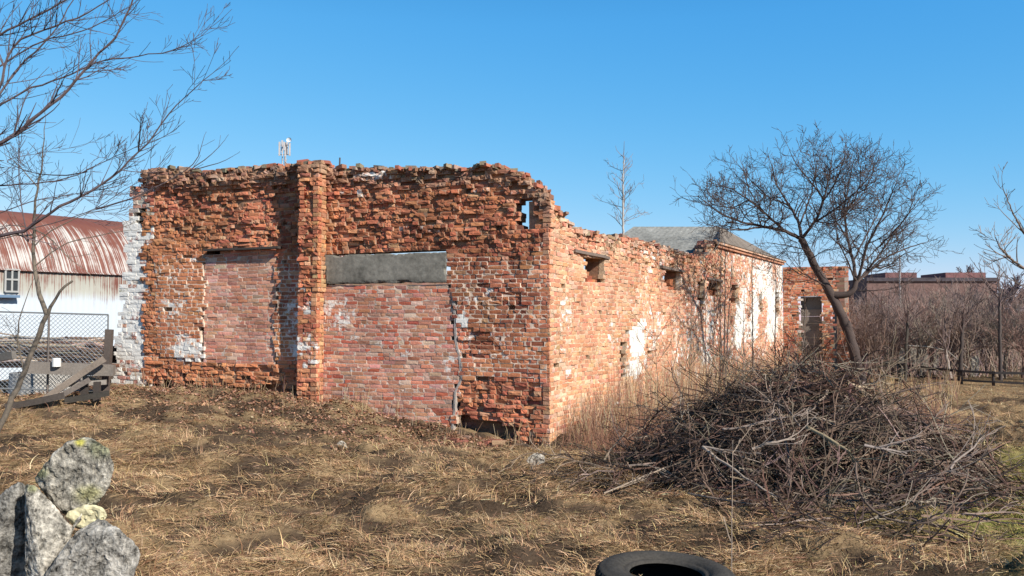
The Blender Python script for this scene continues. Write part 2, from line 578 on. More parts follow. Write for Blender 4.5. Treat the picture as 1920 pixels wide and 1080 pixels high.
def style_front(uc, zc, px, py, n):
    e = erosion_front(px, py)
    nz = fbm(uc * 3.2, zc * 4.5, 61, 3) - .5
    nz2 = fbm(uc * 1.3, zc * 1.8, 67, 3)
    dtop = top_f(uc) - zc
    cap = sstep(.42, .18, dtop)
    off = -.010 - .05 * e + nz * .12 * e + RNG.normal(0, 1, n) * (.003 + .019 * e)
    capx = np.where(px < 620, 1.0, .35)
    off = off + cap * capx * (.10 + .05 * nz)
    und = sstep(.40, .60, dtop) * sstep(.95, .6, dtop) * (px < 560) * np.where(px > 330, 1, .5)
    off = off - und * .05
    miss = .004 + .09 * e ** 2 * sstep(.52, .68, nz2) + .03 * e ** 2 + cap * .06 + .10 * und
    # undercut base
    ub = (px < 555) * sstep(708 + (nz2 - .5) * 30, 722 + (nz2 - .5) * 30, py + (px - 260) * -.045)
    ub = np.maximum(ub, (px > 850) * (px < 968) * sstep(779 + (nz * 25), 787 + nz * 25, py - (px - 850) * .10) * sstep(835, 828, py))
    miss = np.maximum(miss, ub)
    back = np.where(ub > .5, -.34, -.13)
    col = palette(n, RED, RWT)
    or_ = sstep(.45, .62, fbm(uc * .9, zc * .9, 71, 3))[:, None] * np.where(px < 620, 1, .35)[:, None]
    col = col * (1 - .35 * or_) + np.array([.52, .24, .10]) * .35 * or_
    old = cap[:, None] * .62
    col = col * (1 - old) + palette(n, [(.22, .17, .12), (.30, .22, .17), (.16, .10, .08), (.34, .30, .24)], [3, 2, 2, 1]) * old
    stain = sstep(.52, .70, fbm(uc * 1.7, zc * .55, 83, 4))[:, None]
    col = col * (1 - .34 * stain)
    mort = .001 + .017 * e + RNG.random(n) * .004
    mcol = np.where(e[:, None] > .5, np.array([.36, .22, .15]), np.array([.58, .45, .36])) * (1 + RNG.normal(0, .12, (n, 1)))
    wh = np.clip(blob(px, py, F_WHITE) + RNG.normal(0, .06, n), 0, 1)
    wh = np.where(RNG.random(n) < .02, wh + .12, wh)
    return dict(off=off, rough=.003 + .012 * e + .008 * cap, miss=miss, mort=mort, mcol=mcol, col=col, wh=wh, back=back,
                bcol=palette(n, [(.24, .12, .08), (.30, .17, .11)], [1, 1]))


infA = [fr(378, 478), fr(512, 478), fr(506, 684), fr(374, 684)]
uA1, uA0 = fr(378, 580)[0], fr(513, 580)[0]
zA1, zA0 = fr(450, 468)[1], fr(450, 684)[1]
# ragged right edge of the large infill, in (u,z)
edgeB = prof([(846, 528), (848, 560), (852, 600), (853, 640), (862, 680), (864, 710), (852, 735), (850, 770), (846, 815)],
             lambda a, b: (fr(a, b)[1], fr(a, b)[0]))
uPil = fr(612, 500)[0]
zL0, zL1 = fr(724, 531)[1], fr(724, 472)[1]
uL0, uL1 = fr(838, 500)[0], fr(608, 500)[0]


def in_A(u, z): return (u > uA0) & (u < uA1) & (z > zA0) & (z < zA1)
def in_B(u, z): return (u > edgeB(z)) & (u < uPil + .12) & (z < zL0)
def in_lint(u, z): return (u > uL0) & (u < uL1) & (z > zL0 - .01) & (z < zL1 - .01)


hole_pts = [(968, 374), (985, 372), (997, 378), (999, 400), (1000, 418), (992, 426), (975, 426), (967, 412), (970, 395)]


def in_poly(x, y, pts):
    x = np.asarray(x, float); c = np.zeros(x.shape, bool)
    for i in range(len(pts)):
        x1, y1 = pts[i]; x2, y2 = pts[i - 1]
        m = ((y1 > y) != (y2 > y)) & (x < (x2 - x1) * (y - y1) / (y2 - y1 + 1e-9) + x1)
        c ^= m
    return c


hole_uz = [fr(*p) for p in hole_pts]


def inside_front(u, z):
    jt = top_f(u) + (vnoise(u * 5, u * 0, 77) - .5) * .07
    left = uL + (vnoise(z * 9, z * 0, 78) - .5) * .12 - (1.0 - z) * .03
    right = (vnoise(z * 8, z * 0 + 3, 79) - .5) * .05
    ok = (z < jt) & (u < left) & (u > right - .05)
    return ok & ~in_A(u, z) & ~in_B(u, z) & ~in_lint(u, z) & ~in_poly(u, z, hole_uz)


acc = Acc()
tiltF = lambda u, z: -.012 * (u) * np.clip((2.6 - z), -2, 0) * -1.0 + .02 * np.sin(u * .9) * .6
masonry(acc, Cc, UF, NF, (0, uL + .2), (-.75, 4.9), inside_front, style_front, ch=.0765, bl=.235, header=.78, tilt=tiltF, endin=.055)
# loose bricks lying along the crumbled wall head
def crown(acc, O, U, Nn, topf, u0, u1, n, depth=.42, cols=None, sc=1.0):
    for i in range(n):
        u = RNG.uniform(u0, u1); d = -RNG.uniform(.0, depth)
        z = float(topf(u)) + RNG.uniform(-.05, .015)
        L_, W_, H_ = np.array([.23, .12, .07]) * sc * RNG.uniform(.5, 1.05, 3)
        a = RNG.uniform(0, 6.28); t = RNG.normal(0, .16)
        x = np.array([math.cos(a), math.sin(a), t]) * L_; y = np.array([-math.sin(a), math.cos(a), RNG.normal(0, .1)]) * W_
        p = O + U * u + Nn * d + np.array([0, 0, z])
        c = palette(1, cols or [(.24, .12, .08), (.30, .22, .17), (.2, .17, .12), (.36, .14, .09)], [2, 2, 2, 2])[0]
        acc.box(p - x / 2 - y / 2, x, y, np.array([t * -.2 * H_, 0, H_]), col=c, wh=.2)


crown(acc, Cc, UF, NF, top_f, .1, uL, 300)
acc.build('front_wall', M_MAS, ruin)


def rust_style(cols, wts, off=0., amp=.004, rough=.003, miss=.003, mort=.006, mcol=(.42, .33, .27), whf=None, back=-.13, gap=.005, var=.14):
    def st(uc, zc, px, py, n):
        o = off + RNG.normal(0, 1, n) * amp + (fbm(uc * 2, zc * 3, 91, 3) - .5) * amp * 5
        wh = np.clip((whf(px, py, uc, zc) if whf else np.zeros(n)) + RNG.normal(0, .05, n), 0, 1)
        return dict(off=o, rough=np.full(n, rough), miss=np.full(n, miss), mort=np.full(n, mort) + RNG.random(n) * .004,
                    mcol=np.array(mcol) * (1 + RNG.normal(0, .1, (n, 1))), col=palette(n, cols, wts, var=var), wh=wh,
                    back=np.full(n, back + off), bcol=palette(n, [(.2, .12, .09)], [1]), gap=gap)
    return st


PINK = [(.50, .245, .17), (.53, .275, .195), (.46, .21, .145), (.50, .22, .14), (.52, .34, .26), (.41, .20, .15)]
acc = Acc()
masonry(acc, Cc, UF, NF, (uA0 + .004, uA1 - .004), (zA0, zA1 - .012), lambda u, z: (z < zA1 - .10) | (u < uA1 - .42),
        rust_style(PINK, [3, 3, 2, 2, 1, 1], off=-.06, amp=.003, miss=.0008, mort=.003, rough=.003, gap=.0055, mcol=(.52, .41, .34)), ch=.070, bl=.235, header=.42, tilt=lambda u, z: -.02 * (u - uA0) * np.clip(z - 1.6, -1, 1))
acc.box(Cc + UF * uA0 + NF * -.36 + np.array([0, 0, zA1 - .4]), UF * (uA1 - uA0), NF * .05, np.array([0, 0, .5]), col=(.06, .035, .03))  # dark box added behind the gap above the bricks, painted as its shade
acc.build('brick_infill', M_MAS, ruin)['label'] = 'pale pinkish bricks closing the narrow doorway left of the buttress'
acc = Acc()
whB = lambda px, py, u, z: np.maximum(blob(px, py, [(630, 590, 50, 50, .5), (845, 700, 20, 90, .45), (700, 640, 90, 25, .4)]), .31 * (fbm(u * 1.1, z * 1.6, 58, 3) > .5))
PINKR = PINK + [(.44, .13, .08)]
masonry(acc, Cc, UF, NF, (0.9, uPil + .1), (-.6, zL0 - .004), lambda u, z: (u > edgeB(z)),
        rust_style(PINKR, [3, 3, 2, 3, 1.5, 1, 2], off=-.035, amp=.0028, miss=.0008, mort=.003, rough=.003, gap=.0055, mcol=(.54, .43, .36), whf=whB), ch=.070, bl=.235, header=.42,
        tilt=lambda u, z: -.02 * (u - 2) * np.clip(1.6 - z, 0, 2) - .04 * np.sin((u - 1) * .9))
acc.build('brick_infill', M_MAS, ruin)['label'] = 'flat later brickwork filling the wide doorway under the concrete lintel'

# grey mortar smeared down the edge of the wide infill
acc = Acc()
zs = np.linspace(-.35, zL0 + .02, 150)
us = edgeB(zs); wl_ = .02 + .05 * fbm(zs * 3, zs * 0, 5, 4); wr_ = .01 + .05 * fbm(zs * 4, zs * 0 + 9, 6, 4)
dp_ = -.012 - .02 * fbm(zs * 6, zs * 0 + 3, 7, 3)
Vs = []
for z_, u_, a_, b_, d_ in zip(zs, us, wl_, wr_, dp_):
    for uu_, dd_ in ((u_ - a_, -.09), (u_ - a_ * .5, d_), (u_ + b_ * .6, d_ - .004), (u_ + b_, -.09)):
        Vs.append(Cc + UF * uu_ + NF * dd_ + np.array([0, 0, z_]))
i_ = (np.arange(149)[:, None] * 4 + np.arange(3)).ravel()
acc.add(Vs, np.stack([i_, i_ + 1, i_ + 5, i_ + 4], -1), col=(.38, .34, .31), wh=.33)
acc.build('mortar_seam', M_MAS, ruin)

# concrete lintel
acc = Acc()
nu_, nv_ = 90, 22
Vl = []; cl_ = []; hgt = zL1 - zL0 - .03; lw = uL1 - uL0 - .006
prof_l = [(-.2, 0.0)] + [(.012, k / (nv_ - 3)) for k in range(nv_ - 2)] + [(-.2, 1.0)]
for k, (dp, fv) in enumerate(prof_l):
    for i_ in range(nu_ + 1):
        fu = i_ / nu_
        ed = min(fu, 1 - fu) * lw; ev = min(fv, 1 - fv) * hgt
        n_ = float(fbm(fu * 9.0, fv * 2.5, 23, 4)); n2_ = float(fbm(fu * 30, fv * 8, 24, 3))
        chip = max(0, n_ - .50) * .30 * max(0, 1 - min(ed, ev) / .05)
        d_ = dp - (chip + .004 * n2_ + .006 * (min(ed, ev) < .006) if dp > 0 else 0)
        z_ = zL0 + .003 + fv * hgt + (chip * .5 if fv < .5 else -chip * .8) - .020 * (1 - fu) * (fv > .9) * .6
        u_ = uL0 + .003 + fu * lw + (chip * .5 if fu < .5 else -chip * .5)
        Vl.append(Cc + UF * u_ + NF * d_ + np.array([0, 0, z_]))
        st_ = float(fbm(fu * 22, fv * .8, 25, 4)); bd_ = float(fbm(fu * 3, fv * 7, 26, 3))
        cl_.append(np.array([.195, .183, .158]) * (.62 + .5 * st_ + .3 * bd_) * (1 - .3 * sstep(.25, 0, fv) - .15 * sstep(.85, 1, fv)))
i_ = (np.arange(len(prof_l) - 1)[:, None] * (nu_ + 1) + np.arange(nu_)).ravel()
acc.add(Vl, np.stack([i_, i_ + 1, i_ + nu_ + 2, i_ + nu_ + 1], -1), col=np.array(cl_))
lint = acc.build('concrete_lintel', M_CONC, ruin)
acc = Acc()
a0 = fr(388, 467); a1 = fr(527, 466)
acc.beam(Cc + UF * a0[0] + NF * .03 + np.array([0, 0, zA1 + .005]), Cc + UF * a1[0] + NF * .04 + np.array([0, 0, zA1 + .012]), .14, .04, col=(.06, .05, .045), jit=.003)
acc.build('timber_lintel', M_WOOD, ruin)['label'] = 'thin dark board over the narrow bricked-up doorway'

# pilaster (buttress) between the two doorways
up0, up1 = fr(612, 430)[0], fr(612, 430)[0] + .43
pp = .27
zPt = top_f(up0 + .2) + .02


def pil_style(colr, wts, e0):
    def st(uc, zc, px, py, n):
        e = e0 * np.clip(.35 + .65 * (sstep(1.7, 2.6, zc) + sstep(.7, .2, zc)), 0, 1)
        o = RNG.normal(0, 1, n) * .018 * e + (fbm(uc * 3, zc * 3.3, 19, 3) - .5) * .12 * e - .01
        cap = sstep(.30, .1, zPt - zc)
        o = o + cap * .05
        col = palette(n, colr, wts); col = col * (1 - .6 * cap[:, None]) + np.array([.25, .2, .14]) * .6 * cap[:, None]
        wh = np.clip(blob(px, py, [(575, 650, 30, 60, .5), (575, 580, 30, 20, .45), (575, 545, 25, 6, .5)]) + RNG.normal(0, .08, n), 0, 1)
        return dict(off=o, rough=.006 + .014 * e, miss=.01 + .06 * e, mort=.01 + .015 * e, mcol=np.array([.42, .27, .17]) * np.ones((n, 1)), col=col,
                    wh=wh, back=np.full(n, -.11), bcol=palette(n, [(.3, .16, .10)], [1]))
    return st


ORG = [(.48, .24, .13), (.44, .18, .10), (.53, .31, .18), (.38, .14, .085)]
acc = Acc()
zstep = fr(580, 548)[1]
Op = Cc + NF * pp
z_base = -.1
masonry(acc, Op, UF, NF, (up0, up1), (zstep, zPt), lambda u, z: z < zPt, pil_style(RED, RWT, 1.0), header=.5, thick=pp + .1, endin=.07)
masonry(acc, Op - NF * .02, UF, NF, (up0 + .035, up1 + .02), (z_base, zstep), lambda u, z: (z < zstep) & ~((z < .12) & (u < up0 + .0)), pil_style(RED + ORG, RWT + [1, 1, .5, .5], .8), header=.5, thick=pp + .1, endin=.07)
# side faces of the pilaster
for (ux, sgn, zz0, zz1, dd) in ((up0, -1, zstep, zPt, 0), (up0 + .035, -1, z_base, zstep, -.02)):
    Osd = Cc + UF * ux + NF * (-.02)
    masonry(acc, Osd, NF, UF * sgn, (0.0, pp + .02 + dd), (zz0, zz1), lambda u, z: z < zPt, pil_style(ORG, [4, 2, 3, 1], .4), header=.4, thick=.18, endin=.08)
for (ux, zz0, zz1, dd) in ((up1, zstep, zPt, 0), (up1 + .02, z_base, zstep, -.02)):
    Osd = Cc + UF * ux + NF * (-.02)
    masonry(acc, Osd, NF, UF, (0.0, pp + .02 + dd), (zz0, zz1), lambda u, z: z < zPt, pil_style(RED, RWT, .5), header=.4, thick=.18, endin=.08)
crown(acc, Op, UF, NF, lambda u: zPt, up0 - .05, up1 + .22, 26, depth=.5)
acc.build('pilaster', M_MAS, ruin)

# whitewashed battered buttress at the left end
def butt_style(uc, zc, px, py, n):
    wh = np.clip(.62 + .5 * (fbm(uc * 2, zc * 2, 44, 3) - .45) - .22 * sstep(2.0, 1.0, zc) * vnoise(uc * 9, zc * 9, 4) + RNG.normal(0, .10, n), 0, 1)
    wh = np.where(py < 408, wh * .45, wh)
    return dict(off=RNG.normal(0, .006, n), rough=np.full(n, .006), miss=np.full(n, .012), mort=np.full(n, .008), mcol=np.array([.55, .52, .48]) * np.ones((n, 1)),
                col=palette(n, [(.42, .22, .17), (.36, .17, .13), (.5, .42, .36)], [2, 2, 2]), wh=wh, back=np.full(n, -.12), bcol=palette(n, [(.2, .15, .12)], [1]))


Ob = Cc - NF * .075
fb = lambda px, py: on_plane(px, py, Ob, UF, NF)
ubl = prof([(244, 362), (236, 420), (228, 560), (212, 700), (207, 760)], lambda a, b: (fb(a, b)[1], fb(a, b)[0]))
ub_r = fb(285, 600)[0]
zbt = fb(260, 350)[1]
hb = [fb(*p) for p in ((257, 388), (271, 386), (270, 420), (256, 422))]
acc = Acc()
masonry(acc, Ob, UF, NF, (ub_r, ubl(0.0) + .1), (-.1, zbt), lambda u, z: (u < ubl(z)) & ~in_poly(u, z, hb) & (z < zbt - .12 * (u - ub_r)), butt_style, thick=.5)
crown(acc, Ob, UF, NF, lambda u: zbt - .12 * (u - ub_r), ub_r, ubl(3.9), 24)
acc.box(Ob + UF * (ub_r) + NF * -.62 + np.array([0, 0, 2.9]), UF * .5, NF * .1, np.array([0, 0, .9]), col=(.10, .06, .05))
acc.build('whitewashed_buttress', M_MAS, ruin)

# ---------------------------------------------------------------- side wall
uEnd = sr(1468, 560)[0]
top_s = prof([(1034, 378), (1044, 388), (1052, 398), (1062, 404), (1069, 410), (1072, 430), (1100, 437), (1130, 444), (1165, 447), (1190, 449), (1215, 457),
              (1250, 466), (1285, 478), (1310, 483), (1328, 486), (1334, 462), (1342, 455)], sr)
uInt = sr(1336, 470)[0]
zInt = 3.58
wins = [(1098, 1134, 482, 530), (1246, 1276, 508, 541), (1310, 1322, 526, 572), (1329, 1351, 527, 556), (1371, 1387, 535, 567),
        (1424, 1431, 549, 584), (1454, 1462, 548, 592), (1166, 1176, 644, 706), (1340, 1346, 512, 522)]
wuz = []
for a, b, c_, d_ in wins:
    p, q = sr(a, c_), sr(b, d_); wuz.append((p[0], q[0], q[1], p[1]))
    zt = sr((a + b) / 2, c_)[1]; zb = sr((a + b) / 2, d_)[1]
    wuz[-1] = (p[0], q[0], zb, zt)


def in_win(u, z, g=0.0):
    m = np.zeros(np.shape(u), bool)
    for a, b, c_, d_ in wuz: m |= (u > a - g) & (u < b + g) & (z > c_ - g) & (z < d_ + g)
    return m


S_WHITE = [(1195, 640, 15, 32, 1.2), (1190, 690, 17, 22, .9), (1205, 610, 10, 12, .9), (1060, 590, 26, 55, .47), (1052, 660, 20, 25, .42), (1238, 610, 20, 60, .45),
           (1225, 640, 12, 40, .5), (1330, 600, 14, 60, .52), (1325, 670, 12, 20, .75), (1385, 610, 10, 60, .8), (1103, 505, 7, 22, .8),
           (1160, 760, 30, 25, .42), (1300, 590, 10, 25, .45), (1075, 700, 26, 20, .42), (1150, 620, 22, 60, .4)]


def style_side(uc, zc, px, py, n):
    u_pl = sr(1378, 560)[0]
    e = sstep(.75, .25, top_s(uc) - zc) * (uc < uInt) * .7 + .16
    e = np.maximum(e, blob(px, py, [(1175, 780, 60, 40, .6), (1225, 650, 12, 30, .8), (1345, 520, 22, 40, .9), (1380, 560, 10, 60, .5)]))
    off = -.008 + RNG.normal(0, 1, n) * (.004 + .018 * e) + (fbm(uc * 3, zc * 4, 31, 3) - .5) * .10 * e
    pale = fbm(uc * .8, zc * 1.1, 37, 3)[:, None]
    near = (1 - sstep(5, 9, uc))[:, None]
    c1 = palette(n, [(.57, .28, .165), (.59, .33, .20), (.53, .235, .14), (.62, .41, .285), (.48, .21, .135)], [4, 3, 2, 2, 1], var=.08)
    c2 = palette(n, [(.50, .22, .14), (.44, .17, .11), (.54, .32, .22), (.50, .36, .28)], [3, 2, 2, 1], var=.12)
    f = np.clip(near * .8 + (pale - .5) * 1.2, 0, 1)
    f = f * (1 - .6 * (sstep(700, 760, py) * (px > 1150))[:, None]) * (1 - .6 * sstep(500, 470, py)[:, None] * (px > 1060)[:, None])
    col = c1 * f + c2 * (1 - f)
    wh = blob(px, py, S_WHITE)
    plast = sstep(u_pl - .5, u_pl + .8, uc) * sstep(.1, 1.3, zc) * (.53 + .9 * (fbm(uc * 1.3, zc * 1.0, 41, 3) - .5))
    mid = (fbm(uc * .7, zc * .9, 47, 3) > .52) * .40 * sstep(2, 5, uc)
    wh = np.clip(np.maximum(np.maximum(wh, plast), mid) + RNG.normal(0, .06, n), 0, 1.3)
    return dict(off=off, rough=.004 + .014 * e, miss=.004 + .05 * e ** 2 + .10 * e ** 4, mort=.006 + .014 * e, mcol=np.array([.62, .46, .32]) * (1 + RNG.normal(0, .08, (n, 1))), col=col,
                wh=wh, back=np.full(n, -.12), bcol=palette(n, [(.35, .2, .13)], [1]))


def inside_side(u, z):
    jt = np.where(u < uInt, top_s(u) + (vnoise(u * 5, u * 0, 87) - .5) * .10, zInt)
    return (z < jt) & ~in_win(u, z) & (u > .0)


acc = Acc()
masonry(acc, Cc, US, NS, (0.005, uEnd), (-.75, 4.0), inside_side, style_side, ch=.0765, bl=.235, header=.6, thick=.42, endin=.055,
        tilt=lambda u, z: .03 * np.sin(u * 1.3) * np.clip(1.6 - z, -1, 1))
crown(acc, Cc, US, NS, top_s, .1, uInt - .15, 420, cols=[(.4, .2, .13), (.45, .33, .25), (.3, .2, .15), (.42, .17, .11)])
crown(acc, Cc, US, NS, top_s, uInt - .2, uInt + .6, 50, cols=[(.3, .16, .12), (.2, .12, .1), (.34, .2, .14), (.24, .1, .08)])
# brick cornice on the intact stretch
u_c = uInt + .3
boxes(acc, Cc, US, NS, np.array([u_c]), np.array([uEnd + .05]), np.array([zInt + .002]), np.array([zInt + .075]), np.array([.06]), np.array([-.4]), np.array([[.45, .22, .14]]), np.array([.3]))
boxes(acc, Cc, US, NS, np.array([u_c]), np.array([uEnd + .08]), np.array([zInt + .078]), np.array([zInt + .14]), np.array([.11]), np.array([-.4]), np.array([[.5, .3, .2]]), np.array([.4]))
acc.build('side_wall', M_MAS, ruin)

# dark panels painted for interior shade, some old brick – set deep inside the openings
for k, (a, b, c_, d_) in enumerate(wuz):
    acc = Acc()
    if k in (0, 1, 3):
        n = 9
        us = np.linspace(a - .02, b + .02, n + 1)
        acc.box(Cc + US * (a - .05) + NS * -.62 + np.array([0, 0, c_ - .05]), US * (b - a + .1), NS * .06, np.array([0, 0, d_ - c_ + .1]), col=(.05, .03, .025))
        for j in range(10):
            x = RNG.uniform(a, b - .1); z = c_ + RNG.random() ** 1.5 * (d_ - c_) * .45
            acc.box(Cc + US * x + NS * RNG.uniform(-.5, -.2) + np.array([0, 0, c_ - .02]), US * .22, NS * .12, np.array([.03, 0, z - c_ + .06]), col=palette(1, RED, RWT)[0] * .8)
    else:
        dpt = -.3
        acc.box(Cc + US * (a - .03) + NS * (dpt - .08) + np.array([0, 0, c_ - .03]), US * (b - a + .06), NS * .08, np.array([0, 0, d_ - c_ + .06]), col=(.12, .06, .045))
    acc.build('window_opening', M_MAS, ruin)
for k, (x0, x1, yy) in enumerate(((1076, 1142, 476), (1240, 1281, 504), (1326, 1353, 524))):
    a = sr(x0, yy)[0]; b = sr(x1, yy)[0]; z = wuz[(0, 1, 3)[k]][3] + .03
    acc = Acc()
    acc.beam(Cc + US * a + NS * -.085 + np.array([0, 0, z + .02]), Cc + US * b + NS * -.08 + np.array([0, 0, z - .005]), .24, .055, col=(.17, .13, .11), jit=.004)
    acc.build('timber_lintel', M_WOOD, ruin)

# other two sides of the shell, seen only from elsewhere / through the hole
acc = Acc()
Lc = Cc + UF * (uL - .02)
wall_dir = US
low = lambda u: 2.7 + .5 * vnoise(u * .7, 0 * u, 3)
masonry(acc, Lc, wall_dir, -NS, (.45, 14), (-.3, 3.6), lambda u, z: z < low(u), rust_style(RED, RWT, amp=.008, rough=.006, miss=.02, mort=.01), bl=.25, thick=.42)
acc.build('rear_side_wall', M_MAS, ruin)

# ---------------------------------------------------------------- low grey roof over the intact part
A_ = P(1350, 425, 24.8); B_ = P(1464, 487, 32.2); D_ = P(1188, 425, 25.4); E_ = B_ + UF * 4.6
e0 = Cc + US * (uInt + .25) + NS * .13 + np.array([0, 0, zInt + .145])
e1 = Cc + US * (uEnd + .1) + NS * .13 + np.array([0, 0, zInt + .145])
l0 = Cc + US * (uInt + .25) + UF * 3.6 + np.array([0, 0, zInt - .25])
l1 = Cc + US * (uEnd + .1) + UF * 5.0 + np.array([0, 0, zInt - .25])
f0 = Cc + US * (uInt + .05) + NS * -.1 + np.array([0, 0, zInt - .30])
acc = Acc()
def patch(acc, a, b, c, d, nu, nv, amp, col, freq=1.0, ripple_u=True):
    a, b, c, d = map(np.asarray, (a, b, c, d))
    s = np.linspace(0, 1, nu + 1)[None, :, None]; t = np.linspace(0, 1, nv + 1)[:, None, None]
    Vv = (a * (1 - s) + b * s) * (1 - t) + (d * (1 - s) + c * s) * t
    nn = np.cross(b - a, d - a); nn = nn / np.linalg.norm(nn)
    L_ = np.linalg.norm(b - a)
    rip = amp * np.sin(s * L_ * 2 * np.pi * freq) if amp else 0 * s
    Vv = Vv + rip * nn
    Vv = Vv.reshape(-1, 3)
    i = (np.arange(nv)[:, None] * (nu + 1) + np.arange(nu)).ravel()
    acc.add(Vv, np.stack([i, i + 1, i + nu + 2, i + nu + 1], -1), col=col)


RG = (.25, .25, .235)
patch(acc, l0, f0, A_, D_, 60, 6, .002, RG, 5)
patch(acc, e0, e1, B_, A_, 120, 3, .002, (.18, .15, .125), 6)
patch(acc, D_, A_, B_, E_, 40, 6, .002, RG, 5)
patch(acc, l1, l0, D_, E_, 40, 6, .002, RG, 5)
patch(acc, f0, e0, e0, A_, 2, 2, 0, RG)
rf = acc.build('roof', M_CONC, ruin)
so = rf.modifiers.new('thick', 'SOLIDIFY'); so.thickness = .02

# wing facing the camera at the far end
Ow = Cc + US * uEnd
Uw = -UF; Nw = NF
fw = lambda px, py: on_plane(px, py, Ow, Uw, Nw)
wl = fw(1592, 600)[0]; zwt = fw(1530, 503)[1]
dr = (fw(1501, 560)[0], fw(1541, 560)[0], fw(1520, 556)[1])
dr2 = (fw(1562, 560)[0], fw(1574, 560)[0], fw(1568, 560)[1])
whw = lambda px, py, u, z: blob(px, py, [(1500, 610, 5, 70, .55), (1545, 610, 4, 60, .45), (1480, 560, 14, 30, .4)])
acc = Acc()
masonry(acc, Ow, Uw, Nw, (0.0, wl), (-.4, zwt), lambda u, z: ~((u > dr[0]) & (u < dr[1]) & (z < dr[2])) & ~((u > dr2[0]) & (u < dr2[1]) & (z < dr2[2])),
        rust_style(ORG + RED, [1, 1, 1, 1] + RWT, amp=.008, rough=.006, miss=.02, mort=.004, whf=whw), thick=.45)
crown(acc, Ow, Uw, Nw, lambda u: zwt, 0, wl, 40)
masonry(acc, Ow + Uw * wl, -Nw, Uw, (0.0, 5), (-.4, zwt - .1), lambda u, z: z < 9, rust_style(ORG + RED, [3, 2, 2, 2] + RWT, amp=.008, rough=.006, miss=.02, mort=.012), thick=.4)
acc.build('wing_wall', M_MAS, ruin)
acc = Acc()
nb = 9
for k in range(nb):
    z0 = -.3 + k * (dr[2] - .15) / nb
    acc.box(Ow + Uw * dr[0] + Nw * -.28 + np.array([0, 0, z0]), Uw * (dr[1] - dr[0]), Nw * (.05 + .01 * RNG.random()), np.array([0, 0, (dr[2] - .15) / nb - .006]),
            col=np.array([.17, .145, .125]) * RNG.uniform(.7, 1.2))
acc.box(Ow + Uw * dr[0] + Nw * -.4 + np.array([0, 0, dr[2] - .5]), Uw * (dr[1] - dr[0]), Nw * .05, np.array([0, 0, .5]), col=(.16, .15, .14))
acc.build('boarded_doorway', M_WOOD, ruin)

# ------------------------------------------------------------------ rubble and rod
acc = Acc()
p = Cc + UF * fr(900, 828)[0]; gz = float(G(p[0], p[1] - .35))
for k in range(34):
    u = fr(850 + RNG.random() * 120, 828)[0]
    q = Cc + UF * u + NF * RNG.uniform(.12, .55)
    zz = -.52 + RNG.uniform(0, .10)
    a = RNG.normal(0, .25); L_ = np.array([.24, .12, .075]) * RNG.uniform(.6, 1.05, 3)
    x = (UF * math.cos(a) + NF * math.sin(a)) * L_[0]; y = (NF * math.cos(a) - UF * math.sin(a)) * L_[1]
    acc.box(q + np.array([0, 0, zz]), x, y, np.array([0, RNG.normal(0, .01), L_[2]]), col=palette(1, [(.30, .12, .09), (.24, .10, .08), (.33, .22, .17)], [2, 2, 1])[0], wh=.2)
o = acc.build('fallen_masonry', M_MAS, base=tuple(p + NF * .3 + np.array([0, 0, -.4])))
tag(o, 'low heap of fallen dark red bricks at the foot of the ruin near its corner', 'rubble')

acc = Acc()
q = Cc + UF * fr(625, 315)[0] - NF * .2
zt = fr(625, 292)[1]; zb = fr(625, 320)[1]
acc.tube([q + np.array([.0, 0, zb - .25]), q + np.array([.015, 0, zt])], [.016, .016], 6, col=(.05, .045, .05))
o = acc.build('metal_rod', M_METAL, base=tuple(q + np.array([0, 0, zb])))
tag(o, 'short dark iron rod standing upright on top of the ruined front wall', 'rod')

